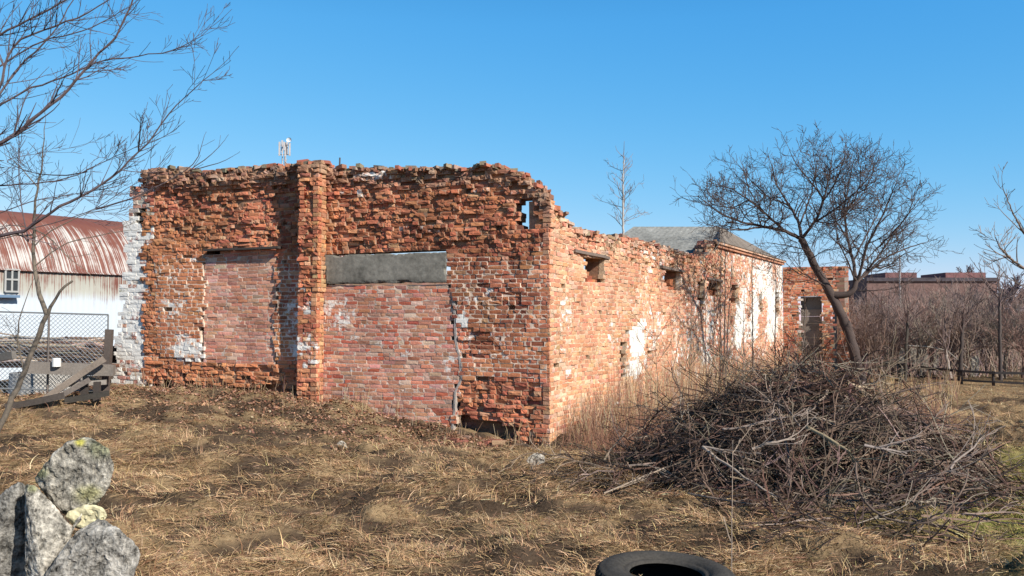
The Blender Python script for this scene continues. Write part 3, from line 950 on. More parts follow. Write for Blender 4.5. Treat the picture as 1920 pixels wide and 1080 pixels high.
# ------------------------------------------------------------------ shed with curved rusty roof
def rust_mat():
    m, nt, b = new_mat('rusty_corrugated_iron', 0.6)
    L = nt.links.new
    at = N(nt, 'ShaderNodeAttribute', attribute_name='wh')     # 0 ridge .. 1 eave, 2 wall
    tc = N(nt, 'ShaderNodeTexCoord'); uv = N(nt, 'ShaderNodeAttribute', attribute_name='Col')
    sp = N(nt, 'ShaderNodeSeparateColor'); L(uv.outputs['Color'], sp.inputs[0])   # red = distance along the shed
    cx = N(nt, 'ShaderNodeCombineXYZ')
    L(sp.outputs[0], cx.inputs['X']); 
    mulv = N(nt, 'ShaderNodeMath', operation='MULTIPLY'); mulv.inputs[1].default_value = .035
    L(at.outputs['Fac'], mulv.inputs[0]); L(mulv.outputs[0], cx.inputs['Y'])
    n1 = N(nt, 'ShaderNodeTexNoise', Scale=26.0, Detail=5.0, Roughness=.6); L(cx.outputs[0], n1.inputs['Vector'])
    n2 = N(nt, 'ShaderNodeTexNoise', Scale=1.3, Detail=6.0, Roughness=.6); L(tc.outputs['Object'], n2.inputs['Vector'])
    a = N(nt, 'ShaderNodeMath', operation='MULTIPLY'); a.inputs[1].default_value = 1.0; L(n1.outputs[0], a.inputs[0])
    s = N(nt, 'ShaderNodeMath', operation='MULTIPLY_ADD'); s.inputs[1].default_value = .5; L(n2.outputs[0], s.inputs[0]); L(a.outputs[0], s.inputs[2])
    r = N(nt, 'ShaderNodeFloatCurve')
    h = N(nt, 'ShaderNodeMapRange'); h.inputs['From Min'].default_value = 0; h.inputs['From Max'].default_value = 2.0
    L(at.outputs['Fac'], h.inputs['Value'])
    cr = N(nt, 'ShaderNodeValToRGB'); e = cr.color_ramp
    e.elements[0].position = 0; e.elements[0].color = (.62,) * 3 + (1,)
    e.elements[1].position = .17; e.elements[1].color = (.58,) * 3 + (1,)
    for p_, v_ in ((.28, .35), (.5, .31), (.505, .30), (.62, .20), (.7, .05), (1, .05)):
        q = e.elements.new(p_); q.color = (v_,) * 3 + (1,)
    L(h.outputs[0], cr.inputs[0])
    t = N(nt, 'ShaderNodeMath', operation='ADD'); L(s.outputs[0], t.inputs[0]); L(cr.outputs[0], t.inputs[1])
    mk = N(nt, 'ShaderNodeMapRange'); mk.interpolation_type = 'SMOOTHSTEP'
    mk.inputs['From Min'].default_value = .98; mk.inputs['From Max'].default_value = 1.12; L(t.outputs[0], mk.inputs['Value'])
    rc = N(nt, 'ShaderNodeValToRGB'); rc.color_ramp.elements[0].color = (.25, .115, .08, 1); rc.color_ramp.elements[1].color = (.12, .035, .03, 1)
    q = rc.color_ramp.elements.new(.5); q.color = (.19, .075, .055, 1)
    L(n2.outputs[0], rc.inputs[0])
    mx = N(nt, 'ShaderNodeMix', data_type='RGBA'); L(mk.outputs[0], mx.inputs['Factor'])
    # paint: pale, a grimy grey-green band just under the eave
    g = N(nt, 'ShaderNodeValToRGB'); g.color_ramp.elements[0].color = (.50, .48, .455, 1); g.color_ramp.elements[0].position = .5
    g.color_ramp.elements[1].color = (.50, .56, .63, 1); g.color_ramp.elements[1].position = .80
    for p_, c_ in ((.52, (.34, .33, .29, 1)), (.60, (.40, .40, .36, 1)), (.645, (.50, .56, .63, 1))):
        q = g.color_ramp.elements.new(p_); q.color = c_
    ad2 = N(nt, 'ShaderNodeMath', operation='MULTIPLY_ADD'); ad2.inputs[1].default_value = .10; L(n1.outputs[0], ad2.inputs[0]); L(h.outputs[0], ad2.inputs[2])
    sb = N(nt, 'ShaderNodeMath', operation='SUBTRACT'); sb.inputs[1].default_value = .05; L(ad2.outputs[0], sb.inputs[0])
    L(sb.outputs[0], g.inputs[0])
    L(g.outputs[0], mx.inputs['A']); L(rc.outputs[0], mx.inputs['B'])
    L(mx.outputs['Result'], b.inputs['Base Color'])
    return m


M_RUST = rust_mat()
shed = thing('storage_shed', 'long whitish metal shed with a curved rust-streaked iron roof behind the yard fence', 'shed', tuple(P(60, 700, 22.5) * [1, 1, 0]))
S0 = np.array([-19.0, 14.0, 0.]); SD = np.array([.59, .807, 0.]); SDn = np.array([-.807, .59, 0.])
SL = 22.0
zE, zR = 2.95, 4.72
prof_r = []
for k in range(15):
    a0_ = .55; a = a0_ + k / 14 * (math.pi / 2 - a0_)
    prof_r.append((2.6 * (math.cos(a) / math.cos(a0_)) - 2.6, zE + (zR - zE) * (math.sin(a) - math.sin(a0_)) / (1 - math.sin(a0_)), 1 - k / 14))
prof_r = [(-x, z, t) for x, z, t in prof_r]        # inward offset, height, param (1 eave .. 0 ridge)
S_E = np.array([-13.2, 22.0, 0.])
def shed_sheet(pts, n=520, amp=.014, per=.16):
    t = np.linspace(-7, 14, n)
    V = []; cl = []; wh = []
    for x, z, pr in pts:
        base = S_E + SD * t[:, None] + SDn * x + np.array([0, 0, z])
        nrm = np.array([0, 0, 1.]) if pr < .3 else -SDn
        V.append(base + (amp * np.sin(t * 2 * np.pi / per))[:, None] * nrm)
        cl.append(np.stack([t, t * 0, t * 0], 1)); wh.append(np.full(n, pr))
    V = np.concatenate(V); m = len(pts)
    i = (np.arange(m - 1)[:, None] * n + np.arange(n - 1)).ravel()
    return V, np.stack([i, i + 1, i + n + 1, i + n], -1), np.concatenate(cl), np.concatenate(wh)
V, Q, cl, wh_ = shed_sheet([(-.10, zE - .06, 1.0)] + prof_r)
mesh_obj('roof', V, Q, M_RUST, shed, col=cl, attrs={'wh': wh_}, smooth=True)
V, Q, cl, wh_ = shed_sheet([(0.0, z, 2.0 - .98 * (z + .1) / (zE + .1)) for z in np.linspace(-.1, zE - .02, 9)], amp=.006)
mesh_obj('wall', V, Q, M_RUST, shed, col=cl, attrs={'wh': wh_}, smooth=True)
V, Q, cl, wh_ = shed_sheet([(5.2 - x, z, t) for x, z, t in prof_r] + [(5.2, 0, 2)], amp=.0)
mesh_obj('rear_wall', V, Q, M_RUST, shed, col=cl, attrs={'wh': wh_}, smooth=True)
for tt in (-7, 14):
    acc = Acc()
    ring = [S_E + SD * tt + SDn * x + np.array([0, 0, z]) for x, z, _ in prof_r] + [S_E + SD * tt + SDn * (5.2 - x) + np.array([0, 0, z]) for x, z, _ in prof_r[::-1]]
    lowr = [q * [1, 1, 0] for q in ring]
    k = len(ring)
    acc.add(ring + lowr, [[i, i + 1, k + i + 1, k + i] for i in range(k - 1)], col=(.5, .48, .45))
    acc.build('gable_end', M_CONC, shed)
onS = lambda px, py: on_plane(px, py, S_E, SD, -SDn)
w0 = onS(8, 506); w1 = onS(33, 506); wz0 = onS(20, 547)[1]; wz1 = onS(20, 506)[1]
fr_ = thing('window', None, None); C.objects.link(fr_) if False else None
bpy.data.objects.remove(fr_)
acc = Acc()
pO = S_E - SDn * .02
acc.box(pO + SD * w0[0] + np.array([0, 0, wz0]), SD * (w1[0] - w0[0]), -SDn * .03, np.array([0, 0, wz1 - wz0]), col=(.02, .025, .03))
win = acc.build('window', M_METAL, shed)
acc = Acc()
ww = w1[0] - w0[0]; hh = wz1 - wz0
for a in (0, .5, 1):
    acc.box(pO - SDn * .032 + SD * (w0[0] + a * ww - .02) + np.array([0, 0, wz0]), SD * .045, -SDn * .03, np.array([0, 0, hh]), col=(.33, .33, .32))
for a in (0, .55, 1):
    acc.box(pO - SDn * .035 + SD * w0[0] + np.array([0, 0, wz0 + a * hh - .02]), SD * ww, -SDn * .03, np.array([0, 0, .045]), col=(.33, .33, .32))
wf = acc.build('window_frame', M_METAL, win)
acc = Acc()
acc.box(pO + SD * (w0[0] - 1.6) + np.array([0, 0, wz0 - .12]), SD * 1.9, -SDn * .2, np.array([0, 0, .03]), col=(.10, .16, .25))
acc.box(pO + SD * (w0[0] - 1.6) - SDn * .2 + np.array([0, 0, wz0 - .16]), SD * 1.9, -SDn * .02, np.array([0, 0, .07]), col=(.11, .18, .28))
acc.build('awning', M_METAL, shed)

# ------------------------------------------------------------------ yard fence, wood and beams
DY = 15.0
acc_names = 0
fence = thing('chain_link_fence', 'chain link fence panel on a thin steel frame in front of the shed', 'fence', tuple(P(100, 750, DY)))
f0, f1 = P(-60, 583, DY - .4), P(203, 590, DY)
zb = .35
fa = Acc()
STC = (.16, .17, .18)
b0, b1 = f0.copy(), f1.copy(); b0[2] = zb + .1; b1[2] = zb
for a, b in ((f0, f1), (b0, b1), (f1, b1), (f0, b0)): fa.tube([a, b], [.014, .014], 6, col=STC)
mid = P(92, 586, DY - .2); mb = mid.copy(); mb[2] = zb - .3; fa.tube([mid, mb], [.018, .018], 6, col=(.12, .10, .09))
fa.build('fence_frame', M_METAL, fence)
wa = Acc()
W_ = np.linalg.norm((f1 - f0)[:2]); Hh = f1[2] - zb; du = (f1 - f0) / W_; du[2] = 0
n = int((W_ + Hh) / .075)
for k in range(n):
    s0 = k * .075 - Hh
    for sg in (1, -1):
        a, b = (s0, 0.0), (s0 + Hh, Hh)
        lo = max(0, -s0); hi = min(Hh, W_ - s0)
        if hi <= lo: continue
        A0 = np.array([s0 + lo, lo]); A1 = np.array([s0 + hi, hi])
        if sg < 0: A0[1] = Hh - A0[1]; A1[1] = Hh - A1[1]
        top = lambda u: np.array([0, 0, 0.])
        p_, q_ = [np.array([f0[0], f0[1], zb]) + du * A[0] + np.array([0, 0, A[1]]) for A in (A0, A1)]
        wa.tube([p_, q_], [.0042, .0042], 3, col=(.13, .15, .18))
wa.build('wire_mesh', M_METAL, fence)

acc = Acc()
a = P(205, 618, DY); b = P(196, 745, DY); b[2] = .0
acc.beam(b, a, .11, .10, col=(.10, .08, .07), up=(0, 1, 0), jit=.004)
o = acc.build('timber_post', M_WOOD, base=tuple(b)); tag(o, 'dark squared timber post at the right end of the yard fence beside the whitewashed buttress', 'post')
BM = [
    ((48, 688, 14.6), (214, 694, 14.7), .19, .12, (.20, .175, .155), 'thick grey horizontal beam lying across the yard behind the fence post', None),
    ((62, 762, 14.2), (196, 672, 14.5), .10, .07, (.22, .18, .15), 'long dark plank leaning diagonally up to the timber post', None),
    ((98, 752, 14.0), (168, 712, 14.2), .08, .05, (.16, .135, .12), 'short dark plank leaning below the long diagonal one', None),
    ((105, 722, 14.4), (200, 716, 14.6), .07, .08, (.28, .25, .22), 'pale thin board lying level below the thick grey beam', None),
    ((10, 764, 13.2), (120, 742, 13.6), .10, .08, (.06, .05, .045), 'charred black timber lying on the ground left of the ruin', None),
    ((120, 752, 13.8), (205, 738, 14.1), .09, .09, (.045, .04, .035), 'short charred timber lying at the foot of the post', None),
    ((-20, 675, 13.8), (26, 665, 13.6), .12, .08, (.13, .12, .11), 'broken grey board end poking in from the left edge of the yard', None),
]
for p0, p1, wd, ht, cc, lb, g in BM:
    acc = Acc(); a = P(*p0); b = P(*p1)
    acc.beam(a, b, ht, wd, col=cc, jit=.004)
    o = acc.build('timber_beam', M_WOOD, base=tuple(a)); tag(o, lb, 'timber')
for k, (px, lb) in enumerate(((158, 'left of two short dark stakes standing under the leaning planks'), (182, 'right of two short dark stakes standing under the leaning planks'))):
    acc = Acc(); a = P(px, 716, 14.3); b = P(px, 752, 14.3); acc.beam(b, a, .10, .08, col=(.06, .05, .045), up=(0, 1, 0), jit=.002)
    o = acc.build('stake', M_WOOD, base=tuple(b)); tag(o, lb, 'stake')
# woodpile
acc = Acc()
for k in range(420):
    py = RNG.uniform(634, 682); d = 17.5 + RNG.uniform(-.9, .9)
    x0 = RNG.uniform(-60, 170); ln = RNG.uniform(60, 190)
    x1 = min(x0 + ln, 208)
    if py < 648 and RNG.random() < .5: continue
    a = P(x0, py + RNG.normal(0, 2), d); b = P(x1, py + RNG.normal(0, 4) + (x1 - x0) * .03, d + RNG.normal(0, .2))
    m = (a + b) / 2 + RNG.normal(0, .03, 3)
    acc.tube([a, m, b], RNG.uniform(.008, .028) * np.array([1, .9, .7]), 5, col=palette(1, [(.36, .27, .20), (.22, .15, .11), (.46, .38, .30), (.12, .08, .06)], [3, 3, 2, 2])[0])
acc.box(P(-60, 690, 17.5), np.array([2.9, .3, 0]), np.array([0, .9, 0]), np.array([0, 0, .42]), col=(.08, .06, .05))
o = acc.build('pole_stack', M_WOOD, base=tuple(P(80, 700, 17.5)))
tag(o, 'low stack of thin brown poles and brushwood piled along the foot of the white shed', 'wood stack', kind='stuff')
# concrete ring and small white can
acc = Acc()
c0 = P(86, 745, 16.0); R_ = .62
ang = np.linspace(0, 2 * np.pi, 33)[:-1]
rr = []
for r_, z_ in ((R_, 0), (R_ * .97, .42), (R_ * .82, .42), (R_ * .82, 0)):
    rr.append(np.stack([c0[0] + r_ * np.cos(ang), c0[1] + r_ * np.sin(ang), c0[2] + .05 + z_ + 0 * ang], 1))
Vr = np.concatenate(rr); k = np.arange(32); Qr = np.concatenate([np.stack([i * 32 + k, i * 32 + (k + 1) % 32, (i + 1) * 32 + (k + 1) % 32, (i + 1) * 32 + k], -1) for i in range(3)])
acc.add(Vr, Qr, col=(.36, .35, .33))
o = acc.build('concrete_ring', M_CONC, base=tuple(c0)); tag(o, 'grey concrete well ring standing in the yard under the horizontal beam', 'concrete ring')
acc = Acc()
c0 = P(106, 679, 14.55)
acc.tube([c0 - [0, 0, .075], c0 + [0, 0, .06], c0 + [0, 0, .072]], [.07, .07, .045], 14, col=(.7, .7, .68))
o = acc.build('can', M_METAL, base=tuple(c0)); tag(o, 'small white can standing on the grey yard beam behind the fence', 'can')

# ------------------------------------------------------------------ boulders and tyre
def rock(name, label, poly, d, thick, pull, colr, seed, lichen=(), cat='boulder', base=None, sub=5, mat=None):
    bm = bmesh.new()
    rn = random.Random(seed)
    for px, py in poly:
        p = P(px, py, d + pull.get((px, py), 0))
        bm.verts.new(p)
        cpx = sum(a for a, _ in poly) / len(poly); cpy = sum(b for _, b in poly) / len(poly)
        th = thick * rn.uniform(.75, 1.1); q = P(px + (cpx - px) * .24, py + max(0, (cpy - py)) * .12 + 6, d + th)
        bm.verts.new(q)
    r = bmesh.ops.convex_hull(bm, input=bm.verts)
    junk = [v for v in bm.verts if not v.link_faces]
    if junk: bmesh.ops.delete(bm, geom=junk, context='VERTS')
    bmesh.ops.bevel(bm, geom=list(bm.edges), offset=.012, segments=1, affect='EDGES', profile=.6)
    bmesh.ops.triangulate(bm, faces=bm.faces[:])
    for _ in range(sub):
        long_ = [e for e in bm.edges if e.calc_length() > .014]
        if not long_: break
        bmesh.ops.subdivide_edges(bm, edges=long_, cuts=1, use_grid_fill=False)
        bmesh.ops.triangulate(bm, faces=[f for f in bm.faces if len(f.verts) > 3])
    bm.normal_update()
    cols = []; wh = []
    for v in bm.verts:
        c = v.co * 9 + Vector((seed, 0, 0))
        n1 = mnoise.fractal(c * .45, 1, 2, 4); n2 = mnoise.fractal(c * 2.2, 1, 2, 4); n3 = mnoise.noise(c * 6)
        v.co += v.normal * (.008 * n1 + .005 * n2 + .0035 * n3 - (.006 if n2 < -.35 else 0))
        s = max(0.2, 1 + .55 * n2 + .5 * n3)
        cc = [a * s * k_ for a, k_ in zip(colr, (.80, .76, .69))]
        w_ = .22 + .12 * n1
        for (lx, ly, lr, lc) in lichen:
            X_, Y_ = proj(np.array(v.co)); 
            f = math.exp(-(((X_ - lx) / lr) ** 2 + ((Y_ - ly) / (lr * .7)) ** 2)) * (1 + .6 * n2)
            f = max(0, min(1, f * 1.6 - .25))
            cc = [a * (1 - f) + b * f for a, b in zip(cc, lc)]; w_ -= f * .5
        cols.append(cc); wh.append(max(0, w_))
    V = np.array([v.co for v in bm.verts]); bm.verts.index_update()
    T = np.array([[v.index for v in f.verts] for f in bm.faces])
    bm.free()
    o = mesh_obj(name, V, T, mat or M_ROCK, base=tuple(base if base is not None else V[V[:, 2].argmin()]), col=np.array(cols), attrs={'wh': wh}, smooth=False)
    return tag(o, label, cat)


YG = (.42, .36, .06)
rock('concrete_boulder', 'upper rounded grey concrete boulder with a yellow lichen patch on top, resting on the others', 
     [(88, 862), (128, 826), (170, 818), (203, 838), (215, 876), (204, 915), (182, 945), (150, 962), (120, 965), (92, 935), (62, 900)], 4.35, .32, {(170, 818): .1, (150, 962): .0, (62, 900): .05},
     (.34, .33, .31), 3, [(150, 830, 11, (.34, .31, .07)), (190, 840, 30, (.20, .20, .13)), (165, 928, 26, (.33, .31, .17)), (75, 885, 18, (.20, .20, .12))])
rock('concrete_boulder', 'tall pale grey concrete slab leaning at the left edge with a deep dark side', 
     [(46, 905), (66, 910), (140, 992), (118, 1020), (80, 1085), (70, 1130), (48, 1130)], 4.2, .30, {(140, 992): .05, (80, 1085): -.08},
     (.42, .41, .39), 8, [(60, 915, 12, (.24, .24, .14))])
rock('concrete_boulder', 'rough dark shaded concrete block cut off by the left edge of the photo', 
     [(-60, 985), (-20, 940), (40, 900), (52, 925), (56, 1000), (54, 1130), (-70, 1150)], 4.3, .34, {(52, 925): .1, (56, 1000): .16, (54, 1130): .14},
     (.25, .25, .25), 14, [])
rock('concrete_boulder', 'angular grey boulder with a blunt peak in front, lowest of the pile', 
     [(188, 970), (232, 998), (266, 1030), (250, 1085), (230, 1150), (70, 1150), (84, 1075), (140, 1000)], 4.0, .36, {(188, 970): .12, (266, 1030): .1, (140, 1000): .05},
     (.36, .355, .35), 21, [])
rock('lichen_cushion', 'smooth pale yellow lichen cushion wedged between the upper and lower boulders',
     [(122, 962), (150, 948), (182, 946), (199, 958), (200, 972), (178, 985), (140, 988), (126, 975)], 4.28, .16, {}, (.60, .57, .40), 30, [], cat='lichen', mat=M_CONC)
for px, py, s, lb in ((578, 852, .16, 'whitish stone half sunk in the dry grass in front of the left wall'), (1005, 860, .12, 'grey stone lying in grass just below the ruin corner'),
                      (640, 838, .08, 'small grey stone lying in grass right of the whitish one')):
    d = 1.85 * F / (py - 600)
    rock('stone', lb, [(px - s * 160, py + 8), (px - s * 110, py - 6), (px, py - 14), (px + s * 130, py - 6), (px + s * 150, py + 10), (px, py + 18)], d, s * 1.5, {}, (.44, .42, .40), int(px), cat='stone', sub=3)

# tyre
tp = P(1248, 1062, 4.75); TZ = tp[2]
tyre = thing('tyre', 'worn black car tyre lying flat on the grass at the bottom edge', 'tyre', (tp[0], tp[1], TZ - .21))
def ringmesh(prof_, n=160, lug=None):
    V = []; m = len(prof_)
    for i in range(n):
        a = i / n * 2 * math.pi
        for j, (r_, z_) in enumerate(prof_):
            rr_ = r_
            if lug and lug[j]: rr_ -= .014 * (((i + (j % 2) * 2) % 4) < 1.5)
            V.append((rr_ * math.cos(a), rr_ * math.sin(a), z_))
    Q = [[i * m + j, i * m + j + 1, ((i + 1) % n) * m + j + 1, ((i + 1) % n) * m + j] for i in range(n) for j in range(m - 1)]
    return np.array(V), np.array(Q)
rotT = np.array([[1, 0, .03], [0, 1, -.015], [-.03, .015, 1]])
def putT(V): return V @ rotT.T + np.array([tp[0], tp[1], TZ - .11])
side = [(.200, .068), (.207, .080), (.219, .086), (.232, .082), (.236, .087), (.262, .100), (.285, .106), (.310, .107), (.335, .102), (.352, .093), (.358, .094), (.368, .086)]
V, Q = ringmesh(side); mesh_obj('sidewall', putT(V), Q, M_BARK, tyre, col=(.058, .053, .047), smooth=True)
V, Q = ringmesh([(r_, -z_) for r_, z_ in side]); mesh_obj('sidewall', putT(V), Q, M_BARK, tyre, col=(.028, .029, .031), smooth=True)
tr = [(.368, .086), (.381, .074), (.388, .055), (.390, .03), (.391, .0), (.390, -.03), (.388, -.055), (.381, -.074), (.368, -.086)]
V, Q = ringmesh(tr, 192, [0, 1, 1, 1, 1, 1, 1, 1, 0]); mesh_obj('tread', putT(V), Q, M_BARK, tyre, col=(.042, .038, .034))
V, Q = ringmesh([(.200, .068), (.235, .062), (.31, .07), (.35, .0), (.31, -.07), (.235, -.062), (.200, -.068)]); mesh_obj('inner_liner', putT(V), Q, M_BARK, tyre, col=(.012, .012, .012), smooth=True)

acc = Acc()
for k in range(260):
    a = RNG.uniform(0, 6.28); r_ = .36 * RNG.random() ** .5; q = np.array([tp[0] + r_ * math.cos(a), tp[1] + r_ * math.sin(a), TZ - .20 + RNG.uniform(0, .03)])
    a2 = RNG.uniform(0, 6.28); t_ = q + np.array([math.cos(a2), math.sin(a2), RNG.uniform(-.05, .8)]) * RNG.uniform(.04, .12)
    acc.tube([q, (q + t_) / 2 + [0, 0, .01], t_], [.0025, .002, .001], 3, col=palette(1, [(.36, .27, .17), (.18, .12, .08)], [1, 1])[0])
o = acc.build('tyre_straw', M_GRASS); tag(o, 'loose straw and dead stalks lying inside the hole of the tyre', 'straw', kind='stuff')

# ------------------------------------------------------------------ trees
def unit(v): return v / (np.linalg.norm(v) + 1e-9)


def grow(tb, p, d, L, r, lev, prm, rng, col):
    """one wandering branch and its side twigs"""
    n = max(3, min(9, int(L / prm.get('seg', .12))))
    pts = [p]; q = p.copy(); dd = unit(d)
    for i in range(n):
        dd = unit(dd + rng.normal(0, prm['wob'], 3) + np.array(prm['trop']) * (1.0 / n))
        q = q + dd * L / n; pts.append(q.copy())
    pts = np.array(pts)
    if prm.get('floor') is not None:
        pts[:, 2] = np.maximum(pts[:, 2], prm['floor'])
    rad = np.linspace(r, max(r * .35, prm['rmin']), n + 1)
    tb.tube(pts, rad, 3 if r < .012 else 5, col=np.array(col) * rng.uniform(.8, 1.2))
    if lev <= 0: return
    k = rng.poisson(prm['kids'][lev - 1] * L)
    for j in range(k):
        t = rng.uniform(prm.get('t0', .15), 1) * n; i = min(int(t), n - 1); f = t - i
        pp_ = pts[i] * (1 - f) + pts[i + 1] * f
        ax = unit(pts[i + 1] - pts[i]); rv = rng.normal(0, 1, 3); side_ = unit(rv - ax * np.dot(rv, ax))
        ang = rng.uniform(*prm['ang'])
        nd = ax * math.cos(ang) + side_ * math.sin(ang)
        l2 = L * rng.uniform(*prm['ratio']) * (1 - .45 * t / n)
        if l2 < prm['lmin']: l2 = prm['lmin']
        grow(tb, pp_, nd, l2, max(rad[i] * prm.get('rr', .55), prm['rmin']), lev - 1, prm, rng, col)


def limb(tb, pts, r0, r1, col, prm=None, lev=2, rng=None, dens=1.0, sides=6, tmin=.1):
    """a main limb given as waypoints, smoothed, with side growth"""
    pts = np.asarray(pts, float)
    s = np.concatenate([[0], np.cumsum(np.linalg.norm(np.diff(pts, axis=0), axis=1))])
    n = max(6, int(s[-1] / .1)); t = np.linspace(0, s[-1], n)
    q = np.stack([np.interp(t, s, pts[:, k]) for k in range(3)], 1)
    for _ in range(2): q[1:-1] = (q[:-2] + 2 * q[1:-1] + q[2:]) / 4
    q[1:-1] += rng.normal(0, .006, (n - 2, 3)) * min(1, r0 / .02)
    rad = np.linspace(r0, r1, n) * (1 + rng.normal(0, .04, n))
    tb.tube(q, rad, sides, col=col)
    if prm:
        k = int(s[-1] * prm['kids'][lev - 1] * dens)
        for _ in range(k):
            tt = rng.uniform(tmin, 1) * (n - 1); i = min(int(tt), n - 2)
            ax = unit(q[i + 1] - q[i]); rv = rng.normal(0, 1, 3); sd2 = unit(rv - ax * np.dot(rv, ax))
            ang = rng.uniform(*prm['ang']); nd = ax * math.cos(ang) + sd2 * math.sin(ang)
            grow(tb, q[i], nd, rng.uniform(*prm['l0']) * (1 - .35 * tt / n), max(min(rad[i] * .55, .02), prm['rmin']), lev - 1, prm, rng, col)
        # the tip goes on as a twig
        grow(tb, q[-1], q[-1] - q[-2], rng.uniform(*prm['l0']) * .45, r1, lev - 1, prm, rng, col)
    return q


# apple tree behind the brush heap
DA = 20.0
KA = DA / 13.0
r_ = np.random.default_rng(11)
BK = (.075, .055, .05)
apl = thing('apple_tree', 'leaning bare fruit tree with a wide tangled crown behind the brushwood heap', 'tree', tuple(P(1618, 745, DA)))
tb = Acc()
A = lambda x, y, dz=0: P(x, y, DA + dz * KA)
trunk = limb(tb, [A(1622, 750), A(1616, 720), A(1607, 680), A(1592, 625), A(1568, 570), A(1557, 552)], .085 * KA, .064 * KA, BK, rng=r_, sides=10)
trunk2 = limb(tb, [A(1560, 556), A(1546, 530), A(1528, 500), A(1515, 470), A(1502, 448)], .068 * KA, .052 * KA, BK, rng=r_, sides=9)
limb(tb, [A(1558, 552), A(1575, 556, -.05), A(1595, 553, -.1), A(1606, 538, -.12), A(1604, 520, -.1)], .055 * KA, .038 * KA, BK, rng=r_, sides=8)
tb.build('trunk', M_BARK, apl, smooth=True)
PA_ = dict(wob=.20, trop=(0, 0, .30), kids=[7, 6.5, 6], ang=(.45, 1.25), ratio=(.35, .65), lmin=.18, rmin=.0042, l0=(.6, 1.25), seg=.13)
tb = Acc()
LIMBS = [
    ([(1502, 448, 0), (1470, 432, -.2), (1430, 425, -.4), (1385, 415, -.5), (1345, 398, -.5), (1318, 375, -.4)], .045, .012),
    ([(1470, 432, -.2), (1440, 405, 0), (1405, 375, .2), (1370, 352, .3), (1340, 345, .4)], .03, .010),
    ([(1430, 425, -.4), (1390, 432, -.8), (1350, 428, -1.1), (1320, 418, -1.2)], .022, .008),
    ([(1502, 448, 0), (1500, 420, .2), (1480, 385, .4), (1455, 345, .5), (1445, 305, .6)], .04, .010),
    ([(1502, 448, 0), (1530, 415, -.2), (1545, 375, -.3), (1555, 330, -.3), (1560, 295, -.3)], .038, .010),
    ([(1530, 415, -.2), (1570, 390, -.5), (1610, 355, -.7), (1640, 320, -.8)], .025, .009),
    ([(1500, 420, .2), (1520, 370, .7), (1530, 320, 1.1), (1525, 290, 1.3)], .025, .009),
    ([(1604, 522, -.1), (1600, 490, .1), (1590, 450, .2), (1582, 400, .3), (1590, 350, .3), (1600, 305, .3)], .04, .010),
    ([(1606, 530, -.1), (1596, 505, -.3), (1580, 470, -.5), (1568, 440, -.6), (1565, 400, -.7)], .022, .009),
    ([(1606, 530, -.1), (1616, 500, -.2), (1625, 460, -.3), (1645, 425, -.4), (1665, 380, -.4), (1680, 345, -.4)], .035, .010),
    ([(1606, 530, -.1), (1635, 505, .1), (1665, 480, .2), (1700, 465, .3), (1735, 455, .4)], .034, .010),
    ([(1606, 530, -.1), (1640, 490, .3), (1675, 440, .6), (1700, 405, .8), (1725, 370, .9)], .03, .010),
    ([(1600, 490, .1), (1625, 440, .6), (1650, 395, 1.0), (1660, 350, 1.2)], .022, .008),
    ([(1557, 540, 0), (1535, 528, -.1), (1515, 520, -.2), (1495, 505, -.2)], .025, .008),
    ([(1608, 545, -.1), (1650, 545, -.3), (1690, 538, -.4)], .014, .005),
    ([(1528, 500, 0), (1515, 470, -.4), (1480, 460, -.8), (1440, 455, -1.0)], .018, .007),
    ([(1545, 375, -.3), (1565, 345, -.9), (1580, 310, -1.2), (1585, 280, -1.2)], .02, .007),
    ([(1590, 450, .2), (1565, 410, .7), (1560, 365, 1.0), (1570, 320, 1.1)], .022, .007),
    ([(1582, 400, .3), (1605, 370, -.3), (1615, 335, -.7), (1610, 300, -.8)], .02, .007),
    ([(1530, 415, -.2), (1560, 420, -.9), (1590, 400, -1.3), (1620, 370, -1.4)], .018, .007),
    ([(1480, 385, .4), (1440, 370, .9), (1405, 335, 1.2), (1385, 310, 1.2)], .022, .008),
    ([(1470, 432, -.2), (1430, 395, -.7), (1400, 350, -1.0), (1395, 320, -1.0)], .022, .008),
    ([(1405, 375, .2), (1375, 390, .6), (1335, 385, .9), (1310, 350, 1.0)], .018, .007),
    ([(1545, 375, -.3), (1520, 340, -.8), (1490, 305, -1.0), (1480, 280, -1.0)], .02, .007),
    ([(1640, 470, .0), (1680, 430, -.3), (1705, 400, -.5), (1715, 360, -.5)], .02, .008),
    ([(1582, 400, .3), (1615, 370, .8), (1635, 330, 1.1), (1640, 300, 1.1)], .02, .007),
]
for pts, a, b in LIMBS:
    limb(tb, [A(*p) for p in pts], a * .68 * KA, b * .6 * KA, BK, PA_, 3, r_, dens=1.25, tmin=.2)
tb.build('crown', M_BARK, apl)

